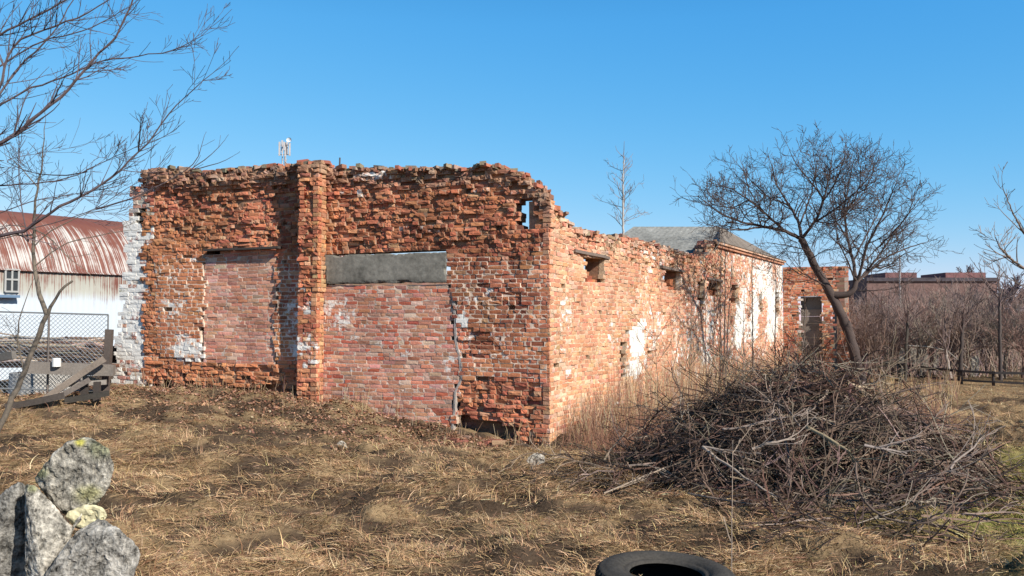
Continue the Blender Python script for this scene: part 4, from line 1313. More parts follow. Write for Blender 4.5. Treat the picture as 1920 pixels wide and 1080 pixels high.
# big bare tree reaching in from beyond the left edge
DT = 7.5
r_ = np.random.default_rng(5)
BL = (.10, .075, .08)
big = thing('large_tree', 'large bare tree whose long upswept branches reach in from the upper left', 'tree', tuple(P(-560, 950, 8.0)))
T_ = lambda x, y, dz=0: P(x, y, DT + dz)
tb = Acc()
limb(tb, [P(-560, 960, 8), P(-550, 700, 8), P(-520, 500, 8), (P(-500, 300, 8)), P(-480, 100, 8), P(-450, -150, 8)], .20, .10, BL, rng=r_, sides=10)
tb.build('trunk', M_BARK, big, smooth=True)
tb = Acc()
PT = dict(wob=.10, trop=(.04, 0, .34), kids=[9, 8, 6], ang=(.35, .95), ratio=(.35, .6), lmin=.09, rmin=.0019, l0=(.24, .60), seg=.08, rr=.45)
BR = [
    ([(-510, 420, .5), (-300, 380, .3), (-120, 320, .1), (0, 273, 0), (45, 236, 0), (81, 208, 0), (130, 167, 0), (163, 126, 0), (187, 102, 0), (212, 77, 0), (232, 41, 0), (250, 0, 0), (268, -50, 0)], .055, .010),
    ([(-520, 500, .5), (-300, 480, .2), (-100, 462, 0), (40, 436, -.2), (102, 395, -.3), (163, 362, -.3), (204, 342, -.3), (228, 318, -.3), (261, 285, -.3), (297, 248, -.3), (318, 208, -.3), (358, 171, -.3), (399, 138, -.3), (416, 122, -.3)], .045, .004),
    ([(-500, 380, .5), (-200, 350, .6), (0, 346, .5), (49, 346, .5), (110, 338, .5), (163, 322, .5), (204, 297, .5), (244, 281, .4), (285, 260, .4)], .022, .004),
    ([(-480, 300, .5), (-200, 250, .4), (0, 204, .3), (41, 171, .3), (102, 151, .3), (143, 138, .3), (179, 114, .3), (252, 106, .3), (310, 98, .3), (367, 77, .3), (410, 40, .3)], .028, .004),
    ([(-480, 250, .5), (-200, 150, .4), (0, 65, .2), (40, 42, .2), (90, 22, .2), (140, -10, .2), (200, -50, .2)], .035, .010),
    ([(-100, 320, -.2), (0, 178, -.3), (8, 118, -.3), (24, 77, -.3), (61, 65, -.3), (102, 49, -.3), (155, 33, -.3), (204, 0, -.3), (240, -30, -.3)], .024, .007),
    ([(-60, 260, .5), (0, 180, .5), (40, 114, .6), (81, 90, .6), (102, 61, .6), (122, 24, .6), (150, -20, .6)], .020, .006),
    ([(40, 436, -.2), (60, 470, -.1), (40, 400, 0), (35, 330, 0), (36, 260, 0), (33, 200, 0)], .010, .003),
    ([(163, 322, .5), (120, 330, .8), (60, 325, 1), (0, 300, 1.2), (60, 290, 1.3), (150, 275, 1.4)], .010, .003),
    ([(0, 440, .4), (100, 420, .5), (180, 392, .5), (250, 345, .5), (300, 322, .5), (360, 330, .5)], .009, .002),
    ([(-100, 200, 1), (20, 110, 1), (90, 70, 1), (160, 60, 1), (230, 20, 1), (290, -20, 1)], .018, .005),
    ([(-80, 430, .6), (0, 400, .7), (60, 375, .8), (140, 365, .8), (200, 350, .8), (245, 330, .8)], .010, .003),
]
for pts, a, b in BR:
    limb(tb, [T_(*p) for p in pts], a * .66, b * .6, BL, PT, 3, r_, dens=1.4, tmin=.32)
# the twig tips seen against the wall head
for pts in ([(330, 330), (352, 322), (372, 302), (378, 280), (383, 255)], [(352, 322), (385, 300), (405, 285), (422, 262)], [(360, 318), (392, 312), (418, 305), (438, 292)]):
    limb(tb, [P(x, y, 8.2) for x, y in pts], .006, .002, BL, dict(PT, l0=(.1, .2)), 1, r_, dens=.5)
limb(tb, [T_(180, 392, .5), P(260, 370, 8.0), P(330, 330, 8.2)], .008, .005, BL, rng=r_)
tb.build('branches', M_BARK, big)

# small tree in the left foreground, in front of the yard fence
r_ = np.random.default_rng(9)
DS = 9.5
S_ = lambda x, y, dz=0: P(x, y, DS + dz)
BG = (.15, .125, .10)
gb = S_(-8, 815)
sm = thing('young_tree', 'slender grey young tree leaning in front of the yard fence with a sawn side branch', 'tree', tuple(gb))
tb = Acc()
limb(tb, [gb, S_(18, 760), S_(45, 700), S_(66, 645), S_(88, 590)], .033, .027, BG, rng=r_, sides=8)
limb(tb, [S_(88, 590), S_(78, 565), S_(66, 520), S_(64, 490), S_(62, 470)], .028, .018, BG, rng=r_, sides=7)
limb(tb, [S_(90, 590), S_(100, 565), S_(110, 545), S_(125, 534), S_(136, 527)], .019, .012, BG, rng=r_, sides=7)
tb.build('trunk', M_BARK, sm, smooth=True)
tb = Acc()
PS = dict(wob=.22, trop=(0, 0, -.02), kids=[5, 5, 4], ang=(.5, 1.2), ratio=(.35, .6), lmin=.10, rmin=.0022, l0=(.3, .7), seg=.08)
for pts, a, b in (([(62, 470), (64, 430), (62, 390), (70, 350), (80, 300), (85, 250), (86, 225)], .018, .003), ([(62, 440), (40, 438), (15, 445), (-20, 452)], .010, .003),
                  ([(64, 430), (95, 440), (115, 470), (130, 490), (160, 505)], .008, .003), ([(64, 500), (100, 470), (130, 450), (160, 448), (200, 438), (240, 432)], .008, .003),
                  ([(70, 350), (50, 330), (30, 300), (10, 290)], .007, .003), ([(66, 460), (90, 430), (120, 425), (150, 400), (200, 395), (260, 385)], .007, .002),
                  ([(45, 700), (32, 640), (35, 590), (50, 560), (60, 530)], .010, .003), ([(62, 430), (30, 420), (0, 424), (-20, 428)], .007, .003)):
    limb(tb, [S_(*p) for p in pts], a, b, BG, PS, 2, r_, dens=.8, tmin=.1)
tb.build('crown', M_BARK, sm)

# birch growing inside the ruin
r_ = np.random.default_rng(3)
DB = 22.0
Bp = lambda x, y, dz=0: P(x, y, DB + dz)
bb = Bp(1170, 700); bb[2] = 0
bi = thing('birch_tree', 'slim white-stemmed birch rising above the side wall of the ruin', 'tree', tuple(bb))
tb = Acc()
limb(tb, [bb, Bp(1170, 560), Bp(1169, 480), Bp(1168, 420), Bp(1168, 350), Bp(1170, 300)], .065, .014, (.42, .40, .38), rng=r_, sides=7)
tb.build('trunk', M_BARK, bi, smooth=True)
tb = Acc()
PB_ = dict(wob=.14, trop=(0, 0, .25), kids=[5, 5, 4], ang=(.5, 1.0), ratio=(.3, .5), lmin=.15, rmin=.0035, l0=(.35, .8), seg=.12)
for k in range(34):
    y = RNG.uniform(292, 436); a = RNG.uniform(0, 6.28); l = RNG.uniform(.25, .95) * (.35 + .65 * math.sin(min(1, (y - 285) / 90) * 1.57))
    grow(tb, Bp(1168, y), np.array([math.cos(a), math.sin(a), RNG.uniform(.3, 1.2)]), l, .010, 2, dict(PB_, wob=.2, trop=(0, 0, .1 if k % 3 else .5)), r_, (.22, .17, .155))
grow(tb, Bp(1170, 300), np.array([0, 0, 1.]), .5, .012, 2, PB_, r_, (.28, .23, .22))
tb.build('crown', M_BARK, bi)

# tree at the right edge
r_ = np.random.default_rng(17)
DR = 20.0
Rp = lambda x, y, dz=0: P(x, y, DR + dz)
rb = Rp(2010, 750); rb[2] = -.2
rt = thing('edge_tree', 'pale brown bare tree whose fine twigs show at the right edge above the thicket', 'tree', tuple(rb))
tb = Acc()
limb(tb, [rb, Rp(2005, 650), Rp(1990, 580), Rp(1985, 520)], .12, .08, (.13, .10, .085), rng=r_, sides=8); tb.build('trunk', M_BARK, rt, smooth=True)
tb = Acc()
PR = dict(wob=.12, trop=(0, 0, .45), kids=[5, 4.5, 3.5], ang=(.35, .8), ratio=(.35, .6), lmin=.2, rmin=.005, l0=(.6, 1.3), seg=.15)
for e in ([(1985, 520), (1950, 480), (1915, 430), (1895, 390), (1880, 350)], [(1985, 520), (1940, 515), (1900, 490), (1875, 465), (1865, 440)], [(1985, 520), (1960, 440), (1945, 380), (1930, 320)],
          [(1985, 520), (2010, 430), (2030, 350), (2040, 290)], [(1990, 560), (1950, 555), (1920, 540), (1890, 520)], [(1985, 520), (2050, 480), (2100, 430)]):
    limb(tb, [Rp(x, y, r_.normal(0, .5)) for x, y in e], .045, .008, (.20, .155, .13), PR, 3, r_, dens=.6, tmin=.2)
tb.build('crown', M_BARK, rt)

# trees beyond the right edge whose crowns shade the grass
for k, (x, y, h) in enumerate(((11.6, 11.2, 4.3), (10.8, 8.4, 4.2))):
    r_ = np.random.default_rng(40 + k)
    z = float(G(x, y))
    t_ = thing('shade_tree', ('bushy' if k == 0 else 'taller') + ' bare tree standing beyond the right edge, shading the grass', 'tree', (x, y, z))
    tb = Acc(); base_ = np.array([x, y, z - .1])
    limb(tb, [base_, base_ + [0, 0, h * .2], base_ + [.1, .1, h * .35]], .16, .12, BK, rng=r_, sides=8); tb.build('trunk', M_BARK, t_, smooth=True)
    tb = Acc()
    for j in range(16):
        a = r_.uniform(0, 6.28); e = r_.uniform(.1, 1.3)
        d_ = np.array([math.cos(a) * math.cos(e), math.sin(a) * math.cos(e), math.sin(e)])
        grow(tb, base_ + [.1 * r_.random(), .1, h * r_.uniform(.15, .35)], d_, h * .55, .05, 3, dict(PR, kids=[4, 3, 3], rmin=.010, wob=.2), r_, BK)
    tb.build('crown', M_BARK, t_)

# ------------------------------------------------------------------ thicket on the right
def shrub_meshes(seed, h, col):
    r_ = np.random.default_rng(seed)
    prm = dict(wob=.13, trop=(0, 0, .35), kids=[3.4, 3.2, 2.2], ang=(.3, .8), ratio=(.35, .6), lmin=.25, rmin=.007, l0=(.6, 1.2), seg=.2)
    tb = Acc(); stems = []
    for s in range(r_.integers(3, 6)):
        a = r_.uniform(0, 6.28)
        tip = np.array([math.cos(a) * .5 * r_.random() * h * .3, math.sin(a) * .5 * r_.random() * h * .3, h * r_.uniform(.35, .5)])
        limb(tb, [np.array([math.cos(a) * .1, math.sin(a) * .1, -.1]), tip * .5 + r_.normal(0, .06, 3), tip], .05, .028, np.array(col) * .8, rng=r_, sides=6)
        stems.append(tip)
    cr = Acc()
    for tip in stems:
        for j in range(6):
            a = r_.uniform(0, 6.28); e = r_.uniform(.35, 1.4)
            grow(cr, tip * r_.uniform(.45, 1), np.array([math.cos(a) * math.cos(e), math.sin(a) * math.cos(e), math.sin(e)]), h * r_.uniform(.3, .62), .022, 3, prm, r_, col)
    return tb, cr


PCOL = [(.23, .165, .145), (.26, .19, .155), (.20, .15, .14), (.25, .205, .165), (.26, .165, .14)]
protos = []
for k in range(5):
    t_ = thing('thicket_tree', 'bare purplish-brown shrubby tree in the dense thicket behind the rail fence', 'tree', (0, 0, 0), 'bare trees of the thicket on the right')
    a_, b_ = shrub_meshes(100 + k, 4.0, PCOL[k])
    a_.build('trunk', M_BARK, t_, smooth=True); b_.build('crown', M_BARK, t_)
    protos.append(t_)
r_ = np.random.default_rng(77)
spots = []
for row, (d, n_) in enumerate(((29, 11), (33, 13), (38, 14), (44, 14), (52, 14))):
    for j in range(n_):
        px = 1615 + (j + r_.uniform(-.3, .3)) * 360 / n_
        spots.append((px, d + r_.uniform(-1.2, 1.2)))
spots += [(1605, 33), (1625, 31), (1645, 34)]
for i, (px, d) in enumerate(spots):
    o = protos[i] if i < 5 else protos[i % 5].copy()
    if i >= 5:
        C.objects.link(o)
        for ch in protos[i % 5].children:
            c = ch.copy(); C.objects.link(c); c.parent = o
    x = (px - 960) / F * d
    o.location = (x, d, -.25)
    ht = (600 - (551 + r_.normal(0, 11) + 12 * math.sin(px / 37))) / F * d + 1.85
    s = ht / 4.0
    o.scale = (s * 1.05, s * 1.05, s); o.rotation_euler = (0, 0, r_.uniform(0, 6.28))
# low brushwood mass that fills the foot of the thicket
tb = Acc()
for k in range(2200):
    px = r_.uniform(1600, 1990); d = r_.uniform(27.5, 50)
    p_ = P(px, 700, d); p_[2] = -.25
    h = r_.uniform(.3, 1.5)
    q = p_ + np.array([r_.normal(0, .55), r_.normal(0, .4), h])
    tb.tube([p_, (p_ + q) / 2 + r_.normal(0, .08, 3), q], [.012, .009, .004], 3, col=palette(1, PCOL, [1] * 5, rng=r_)[0])
o = tb.build('undergrowth', M_BARK); tag(o, 'tangled leafless undergrowth filling the foot of the thicket on the right', 'undergrowth', kind='stuff')

# rail fence
rail = thing('rail_fence', 'dark two-rail fence running along the front of the thicket', 'fence', tuple(P(1800, 715, 26)))
fp = [(1625, 676, 694, 30), (1690, 684, 703, 28.5), (1745, 691, 708, 27.5), (1805, 696, 713, 26.5), (1865, 699, 716, 26), (1925, 700, 719, 25.8), (1990, 702, 721, 25.6)]
acc1 = Acc(); acc2 = Acc()
for (a, b) in zip(fp[:-1], fp[1:]):
    acc1.beam(P(a[0], a[1], a[3]), P(b[0], b[1], b[3]), .05, .075, col=(.035, .03, .03), jit=.002)
    acc2.beam(P(a[0], a[2], a[3]), P(b[0], b[2], b[3]), .05, .06, col=(.035, .03, .03), jit=.002)
acc1.build('rail', M_WOOD, rail); acc2.build('rail', M_WOOD, rail)
for a in fp[1::1]:
    acc = Acc(); t_ = P(a[0], a[1] - 3, a[3]) + np.array([0, .08, 0]); b_ = t_.copy(); b_[2] = -.5
    acc.tube([b_, t_], [.045, .04], 7, col=(.05, .042, .04)); acc.build('post', M_WOOD, rail)
# pale concrete panels glimpsed through the thicket
for k, (x0, x1, y0, y1, d, cc, lb) in enumerate(((1686, 1701, 650, 686, 30, (.42, .39, .34), 'narrow pale concrete slab upright behind the rail fence'),
                                           (1706, 1760, 652, 690, 31, (.22, .20, .175), 'wide greyish concrete slab half hidden in the thicket right of the narrow one'),
                                           (1822, 1836, 668, 700, 29, (.42, .38, .33), 'short pale post-like slab behind the middle of the rail fence'))):
    acc = Acc(); a = P(x0, y1, d); b = P(x1, y1, d); t_ = P(x0, y0, d)
    acc.box([a[0], d, -.3], [b[0] - a[0], 0, 0], [0, .12, 0], [0, 0, t_[2] + .3], col=cc)
    o = acc.build('concrete_slab', M_CONC, base=(a[0], d, -.3)); tag(o, lb, 'slab')
acc = Acc(); acc.tube([P(1700, 648, 27.8), P(1740, 650, 27.8), P(1775, 657, 27.6), P(1815, 690, 27.2)], [.022, .022, .02, .015], 6, col=(.28, .25, .22))
o = acc.build('fallen_branch', M_BARK, base=tuple(P(1740, 650, 27.8))); tag(o, 'pale fallen branch caught in the front of the thicket above the rails', 'branch')
for k, (px, pt, lean, lb) in enumerate(((1783, 640, 14, 'pale forked stem leaning left at the thicket front'), (1800, 600, -6, 'dark thick trunk standing just behind the rail fence'),
                                    (1876, 560, 2, 'tall straight dark trunk behind the rails near the right edge'), (1697, 600, -5, 'thin dark trunk in front of the pale slabs'))):
    t_ = thing('front_trunk', lb, 'tree', tuple(P(px, 716, 27) * [1, 1, 0] - [0, 0, .2]))
    r_ = np.random.default_rng(200 + k); tb = Acc()
    b_ = P(px, 720, 27); b_[2] = -.3
    q = limb(tb, [b_, P(px - lean * .4, (720 + pt) / 2, 27), P(px - lean, pt, 27.2)], .06 + .02 * (k == 1), .04, [(.30, .25, .22), (.07, .055, .05), (.08, .065, .06), (.07, .06, .05)][k], rng=r_, sides=7)
    tb.build('trunk', M_BARK, t_, smooth=True); tb = Acc()
    for j in range(7):
        grow(tb, q[-1 - j % 5], np.array([r_.normal(0, .5), r_.normal(0, .4), 1]), 1.4, .022, 3, dict(PR, rmin=.007, kids=[4, 3, 2]), r_, (.18, .13, .12))
    tb.build('crown', M_BARK, t_)

# ------------------------------------------------------------------ distant building, mast, far trees
DD = 130.0
far = thing('distant_building', 'long low brown brick building with raised roof blocks far beyond the thicket', 'building', tuple(P(1760, 640, DD) * [1, 1, 0]))
def fbox(name, x0, x1, y0, dep, col, d=DD, z0=0.0, par=far, mat=M_CONC):
    acc = Acc(); a = P(x0, y0, d); b = P(x1, y0, d)
    acc.box([a[0], d, z0], [b[0] - a[0], 0, 0], [0, dep, 0], [0, 0, a[2] - z0], col=col)
    return acc.build(name, mat, par)
fbox('wall', 1625, 1870, 522, 14, (.16, .10, .09))
zz_ = P(1700, 522, DD)[2]
fbox('roof_block', 1660, 1719, 511, 8, (.18, .095, .095), d=DD + 1, z0=zz_ + .01)
fbox('roof_block', 1773, 1848, 511, 8, (.19, .095, .095), d=DD + 1, z0=zz_ + .01)
fbox('parapet', 1625, 1872, 520.5, .3, (.07, .06, .07), d=DD - .35, z0=zz_ - .45)

mast = thing('antenna_mast', 'telecom mast with white panel antennas and a small dish showing above the ruined wall', 'mast', tuple(P(533, 600, 150) * [1, 1, 0]))
DM = 150.0
Mp = lambda x, y, dz=0: P(x, y, DM + dz)
acc = Acc()
b_ = Mp(533, 600); b_[2] = 0
for sx, sy in ((-.55, -.3), (.55, -.3), (0, .6)):
    acc.tube([b_ + [sx, sy, 0], Mp(533, 268) + [sx * .5, sy * .5, 0]], [.12, .09], 6, col=(.45, .42, .42))
for k in range(30):
    z0 = k * 1.0; 
    for sx in (-1, 1): acc.tube([b_ + [sx * .5, -.3, z0], b_ + [-sx * .45, -.3, z0 + 1.0]], [.04, .04], 4, col=(.4, .38, .38))
acc.build('pole', M_METAL, mast)
for y in (272, 290):
    acc = Acc(); acc.beam(Mp(522, y), Mp(544, y), .12, .12, col=(.35, .33, .34)); acc.beam(Mp(533, y, -1.0), Mp(533, y, 1.0), .13, .13, col=(.35, .33, .34)); acc.build('support_arm', M_METAL, mast)
for x, y0, y1, dz in ((524, 266, 292, -.6), (529, 263, 286, .6), (533, 266, 282, -1.2), (538, 266, 290, .5), (543, 268, 292, -.5), (535, 284, 294, -1.3)):
    acc = Acc(); a = Mp(x, y1, dz); t_ = Mp(x, y0, dz); acc.box(a - [.14, .1, 0], [.28, 0, 0], [0, .2, 0], [0, 0, t_[2] - a[2]], col=(.48, .45, .44)); acc.build('panel_antenna', M_METAL, mast)
acc = Acc(); c0 = Mp(542, 263, -.6); acc.tube([c0, c0 + [.02, -.12, 0], c0 + [.03, -.25, .02]], [.12, .42, .45], 14, col=(.55, .6, .65)); acc.tube([c0, c0 - [0, 0, 1]], [.05, .05], 6, col=(.4, .4, .4)); acc.build('dish', M_METAL, mast)
# far treetops over the distant building and along the horizon
for k, (px, py, d, s, lb) in enumerate(((1818, 497, 160, 4.5, 'rounded bare treetop showing above the right part of the distant building'), (1900, 535, 90, 3.2, 'hazy bare tree at the horizon near the right edge'), (1690, 500, 150, 3.0, 'faint bare treetop above the left part of the distant building'))):
    r_ = np.random.default_rng(300 + k); base_ = P(px, 600, d); base_[2] = 0; hh_ = P(px, py, d)[2]
    t_ = thing('distant_tree', lb, 'tree', tuple(base_)); tb = Acc()
    limb(tb, [base_, base_ + [0, 0, hh_ * .5], base_ + [.2, 0, hh_ * .7]], .3, .2, (.16, .12, .12), rng=r_); tb.build('trunk', M_BARK, t_); tb = Acc()
    for j in range(26):
        a = r_.uniform(0, 6.28); e = r_.uniform(.1, 1.4)
        grow(tb, base_ + [0, 0, hh_ * r_.uniform(.5, .72)], np.array([math.cos(a) * math.cos(e), math.sin(a) * math.cos(e), math.sin(e)]), s * .7, .10, 2, dict(wob=.15, trop=(0, 0, .3), kids=[3, 3], ang=(.3, .9), ratio=(.4, .6), lmin=.6, rmin=.035, seg=.6), r_, (.16, .12, .13))
    tb.build('crown', M_BARK, t_)
acc = Acc(); a = P(1687, 548, 80); acc.tube([[a[0], 80, 0], P(1687, 478, 80)], [.09, .06], 6, col=(.3, .28, .28))
o = acc.build('distant_pole', M_METAL, base=(a[0], 80, 0)); tag(o, 'thin grey pole standing far behind the thicket just right of the fruit tree', 'pole')

# ------------------------------------------------------------------ saplings along the side wall
SAP = [(1358, 705, 462, 1.5, 20.5, .028, (.12, .09, .08), 'dark many-stemmed sapling against the side wall beside the broken step of its top'),
       (1349, 700, 470, 3.0, 20.8, .020, (.13, .10, .08), 'thin sapling just left of the dark many-stemmed one'),
       (1412, 700, 480, -2, 22.0, .022, (.13, .10, .08), 'straight thin sapling in front of the white plastered wall, left of two'),
       (1452, 695, 500, 3, 23.5, .022, (.14, .11, .09), 'straight thin sapling in front of the white plastered wall, right of two'),
       (1290, 740, 560, 8, 17.6, .012, (.19, .15, .11), 'pale whippy sapling in front of the second window of the side wall'),
       (1235, 745, 600, -10, 16.8, .010, (.20, .14, .10), 'short reddish sapling right of the pure white plaster patch'),
       (1392, 700, 540, 4, 21.0, .012, (.16, .12, .10), 'small sapling between the dark many-stemmed one and the plastered wall'),
       (1325, 720, 520, -4, 19.2, .012, (.16, .11, .09), 'thin sapling below the narrow slit window of the side wall')]
PSp = dict(wob=.10, trop=(0, 0, .5), kids=[5, 4, 3], ang=(.3, .75), ratio=(.35, .6), lmin=.15, rmin=.0035, l0=(.35, .8), seg=.12)
for k, (px, py, pt, ln, d, r0, cc, lb) in enumerate(SAP):
    b_ = P(px, py, d); z = float(G(b_[0], d)); b_[2] = z - .05
    r_ = np.random.default_rng(400 + k)
    t_ = thing('sapling', lb, 'sapling', tuple(b_))
    tb = Acc(); q = limb(tb, [b_, P(px + ln * .5, (py + pt) / 2, d), P(px + ln, pt, d)], r0, r0 * .3, cc, rng=r_, sides=6)
    if k == 0: limb(tb, [b_, P(1366, 600, d), P(1372, 500, d)], r0 * .8, .006, cc, rng=r_); limb(tb, [b_, P(1350, 600, d), P(1342, 520, d)], r0 * .6, .006, cc, rng=r_)
    tb.build('trunk', M_BARK, t_, smooth=True)
    tb = Acc()
    for j in range(13 if r0 > .015 else 8):
        i = r_.integers(len(q) // 4, len(q)); a = r_.uniform(0, 6.28)
        grow(tb, q[i], np.array([math.cos(a), math.sin(a), r_.uniform(.5, 1.6)]), r_.uniform(.3, .8), .006, 2, PSp, r_, cc)
    tb.build('twigs', M_BARK, t_)
# a thin upright stem near the tyre
b_ = P(1372, 1062, 4.9)
tb = Acc(); r_ = np.random.default_rng(8); t_ = thing('dry_stem', 'single tall thin dry stem standing just behind the tyre', 'plant stem', tuple(b_))
limb(tb, [b_ - [0, 0, .1], P(1372, 980, 4.9), P(1373, 900, 4.9), P(1374, 825, 4.92)], .003, .002, (.36, .28, .22), rng=r_); tb.build('stem', M_BARK, t_)
tb = Acc(); grow(tb, P(1373, 1020, 4.9), np.array([-.4, 0, 1.]), .16, .003, 0, PSp, r_, (.36, .28, .22)); tb.build('side_twig', M_BARK, t_); tb = Acc(); grow(tb, P(1373, 850, 4.9), np.array([.5, 0, 1.]), .10, .003, 1, PSp, r_, (.36, .28, .22)); tb.build('side_twig', M_BARK, t_)

# ------------------------------------------------------------------ brushwood heap
r_ = np.random.default_rng(21)
HC = np.array([3.2, 9.5]); HR = np.array([1.85, 1.6]); HH = 1.02
def heap_z(x, y):
    a = ((x - HC[0]) / HR[0]); b = ((y - HC[1]) / HR[1])
    rr = np.sqrt(a * a + b * b)
    return HH * np.clip(1 - rr ** 1.5, 0, 1) ** .85
tb = Acc()
HCOL = [(.12, .08, .062), (.16, .118, .09), (.065, .045, .038), (.25, .20, .155), (.14, .08, .062)]
PH = dict(wob=.16, trop=(0, 0, -.05), kids=[5, 4], ang=(.3, .8), ratio=(.3, .55), lmin=.1, rmin=.0035, l0=(.2, .5), seg=.14, rr=.6)
nst = 2600
for k in range(nst):
    a = r_.uniform(0, 6.28); rr = r_.random() ** .55 * 1.06
    x = HC[0] + HR[0] * rr * math.cos(a); y = HC[1] + HR[1] * rr * math.sin(a)
    g = float(G0(np.array([x]), np.array([y]))[0])
    hz = float(heap_z(x, y))
    z = g + .03 + hz * r_.random() ** .45
    az = r_.normal(0, .9) if r_.random() < .7 else r_.uniform(0, 3.14)
    if r_.random() < .5: az += math.pi
    # lie along the heap's surface
    e = .25; dx, dy = math.cos(az), math.sin(az)
    sl = (float(heap_z(x + dx * e, y + dy * e)) - hz) / e * (z - g) / (hz + .05)
    d_ = unit(np.array([dx, dy, np.clip(sl, -.9, .9) + r_.normal(0, .12)]))
    L_ = r_.uniform(.5, 1.6) * (1 if rr < .8 else .75)
    r0 = r_.choice([.0035, .006, .010, .017], p=[.42, .34, .17, .07])
    st = np.array([x, y, z]) - d_ * L_ * .5
    cc = palette(1, HCOL, [3, 3, 2, 1.2, 2], rng=r_)[0]
    grow(tb, st, d_, L_, r0, 2 if r_.random() < .35 else 1, dict(PH, floor=g - .02), r_, cc)
# thin tail to the left and loose twigs to the front right
for k in range(300):
    if k < 120:
        x = r_.uniform(1130, 1330); y = 905 - (x - 1130) * .02 + r_.normal(0, 14); d = 1.72 * F / (y - 600); az = r_.normal(.15, .35)
    else:
        x = r_.uniform(1400, 1845); y = 975 - abs(x - 1600) * .12 + r_.normal(0, 34); d = 1.7 * F / (y - 600); az = r_.uniform(-1.4, 1.4)
    p_ = P(x, y, d); g = float(G(p_[0], p_[1])); p_[2] = g + abs(r_.normal(0, .07)) + .02
    if r_.random() < .5: az += math.pi
    grow(tb, p_, np.array([math.cos(az), math.sin(az), r_.normal(.05, .18)]), r_.uniform(.4, 1.1), r_.choice([.004, .007, .011]), 2, dict(PH, floor=g, wob=.22), r_, palette(1, HCOL, [3, 3, 2, 1, 2], rng=r_)[0])
o = tb.build('brushwood_heap', M_BARK, base=(HC[0], HC[1], -.1)); tag(o, 'big tangled heap of cut grey-brown branches and twigs beside the side wall', 'brushwood', kind='stuff')
LOOSE = [
    ([(1318, 838, 8.2), (1360, 870, 7.9), (1410, 905, 7.6), (1455, 930, 7.4)], .016, (.42, .36, .31), 'pale grey cut branch sloping down the left front of the brushwood heap'),
    ([(1318, 838, 8.2), (1345, 843, 8.1), (1380, 846, 8.0)], .013, (.40, .34, .30), 'short pale branch crossing the top end of the sloping one, left front of the heap'),
    ([(1558, 722, 9.4), (1545, 745, 9.0), (1525, 765, 8.8), (1500, 782, 8.7)], .019, (.42, .34, .29), 'pale forked branch near the heap top pointing up right'),
    ([(1355, 805, 8.6), (1400, 803, 8.5), (1440, 785, 8.5), (1475, 782, 8.5)], .013, (.36, .30, .27), 'long thin pale branch lying across the middle left of the heap'),
    ([(1512, 800, 8.1), (1545, 820, 7.9), (1575, 838, 7.8), (1595, 848, 7.7)], .022, (.36, .30, .20), 'thick yellowish branch across the centre of the heap'),
    ([(1590, 720, 9.2), (1610, 727, 9.2), (1640, 727, 9.2)], .020, (.56, .46, .34), 'short bright peeled stick on top of the heap beside the fruit tree trunk'),
    ([(1410, 842, 7.9), (1440, 828, 7.9), (1490, 824, 7.9)], .015, (.40, .34, .30), 'pale branch lying level above the heap front, centre left'),
    ([(1620, 835, 7.6), (1660, 842, 7.6), (1700, 850, 7.7)], .014, (.33, .29, .28), 'bluish grey straight branch on the right flank of the heap'),
    ([(1500, 800, 8.2), (1470, 755, 8.6), (1400, 750, 8.7)], .009, (.30, .25, .22), 'thin arched branch over the upper middle of the heap'),
    ([(1782, 880, 7.4), (1786, 862, 7.5), (1815, 850, 7.6), (1845, 815, 7.8)], .011, (.36, .31, .29), 'crooked branch sticking up at the right end of the heap'),
    ([(1605, 868, 7.0), (1606, 910, 6.8), (1622, 950, 6.6), (1660, 975, 6.5), (1740, 990, 6.3), (1775, 960, 6.4), (1812, 910, 6.8), (1815, 880, 7.0)], .010, (.17, .13, .11), 'long dark curved branch looping forward onto the grass at the lower right of the heap'),
    ([(1500, 960, 6.6), (1560, 990, 6.3), (1620, 1030, 6.1), (1650, 1050, 6.0)], .010, (.20, .15, .12), 'thin brown branch reaching furthest forward on the grass'),
    ([(1440, 700, 10.4), (1490, 690, 10.3), (1550, 712, 10.1), (1600, 735, 9.9)], .013, (.20, .16, .15), 'dark arched branch along the crest of the heap'),
    ([(1290, 925, 7.6), (1340, 935, 7.4), (1410, 945, 7.2)], .011, (.24, .19, .16), 'low branch lying on the grass at the left front of the heap'),
    ([(1132, 925, 8.2), (1180, 905, 8.4), (1240, 880, 8.7), (1290, 862, 8.9)], .010, (.40, .33, .27), 'pale curved stick at the far left tip of the heap'),
]
for pts, r0, cc, lb in LOOSE:
    cc = tuple(np.array(cc) * (.78, .74, .70))
    t_ = thing('cut_branch', lb, 'branch', tuple(P(*pts[0])), 'larger cut branches lying on the brushwood heap')
    a1 = Acc(); limb(a1, [P(*p) for p in pts], r0, r0 * .55, cc, rng=r_, sides=6); a1.build('stem', M_BARK, t_, smooth=True)
    a1 = Acc(); q = [P(*p) for p in pts]
    for j in range(5):
        i = r_.integers(0, len(q) - 1); f = r_.random(); pp_ = q[i] * (1 - f) + q[i + 1] * f
        grow(a1, pp_, unit(q[i + 1] - q[i]) + r_.normal(0, .35, 3) * [1, 1, .6], r_.uniform(.15, .45), max(r0 * .4, .004), 1, PH, r_, np.array(cc) * .8)
    a1.build('side_twigs', M_BARK, t_)['kind'] = 'stuff'

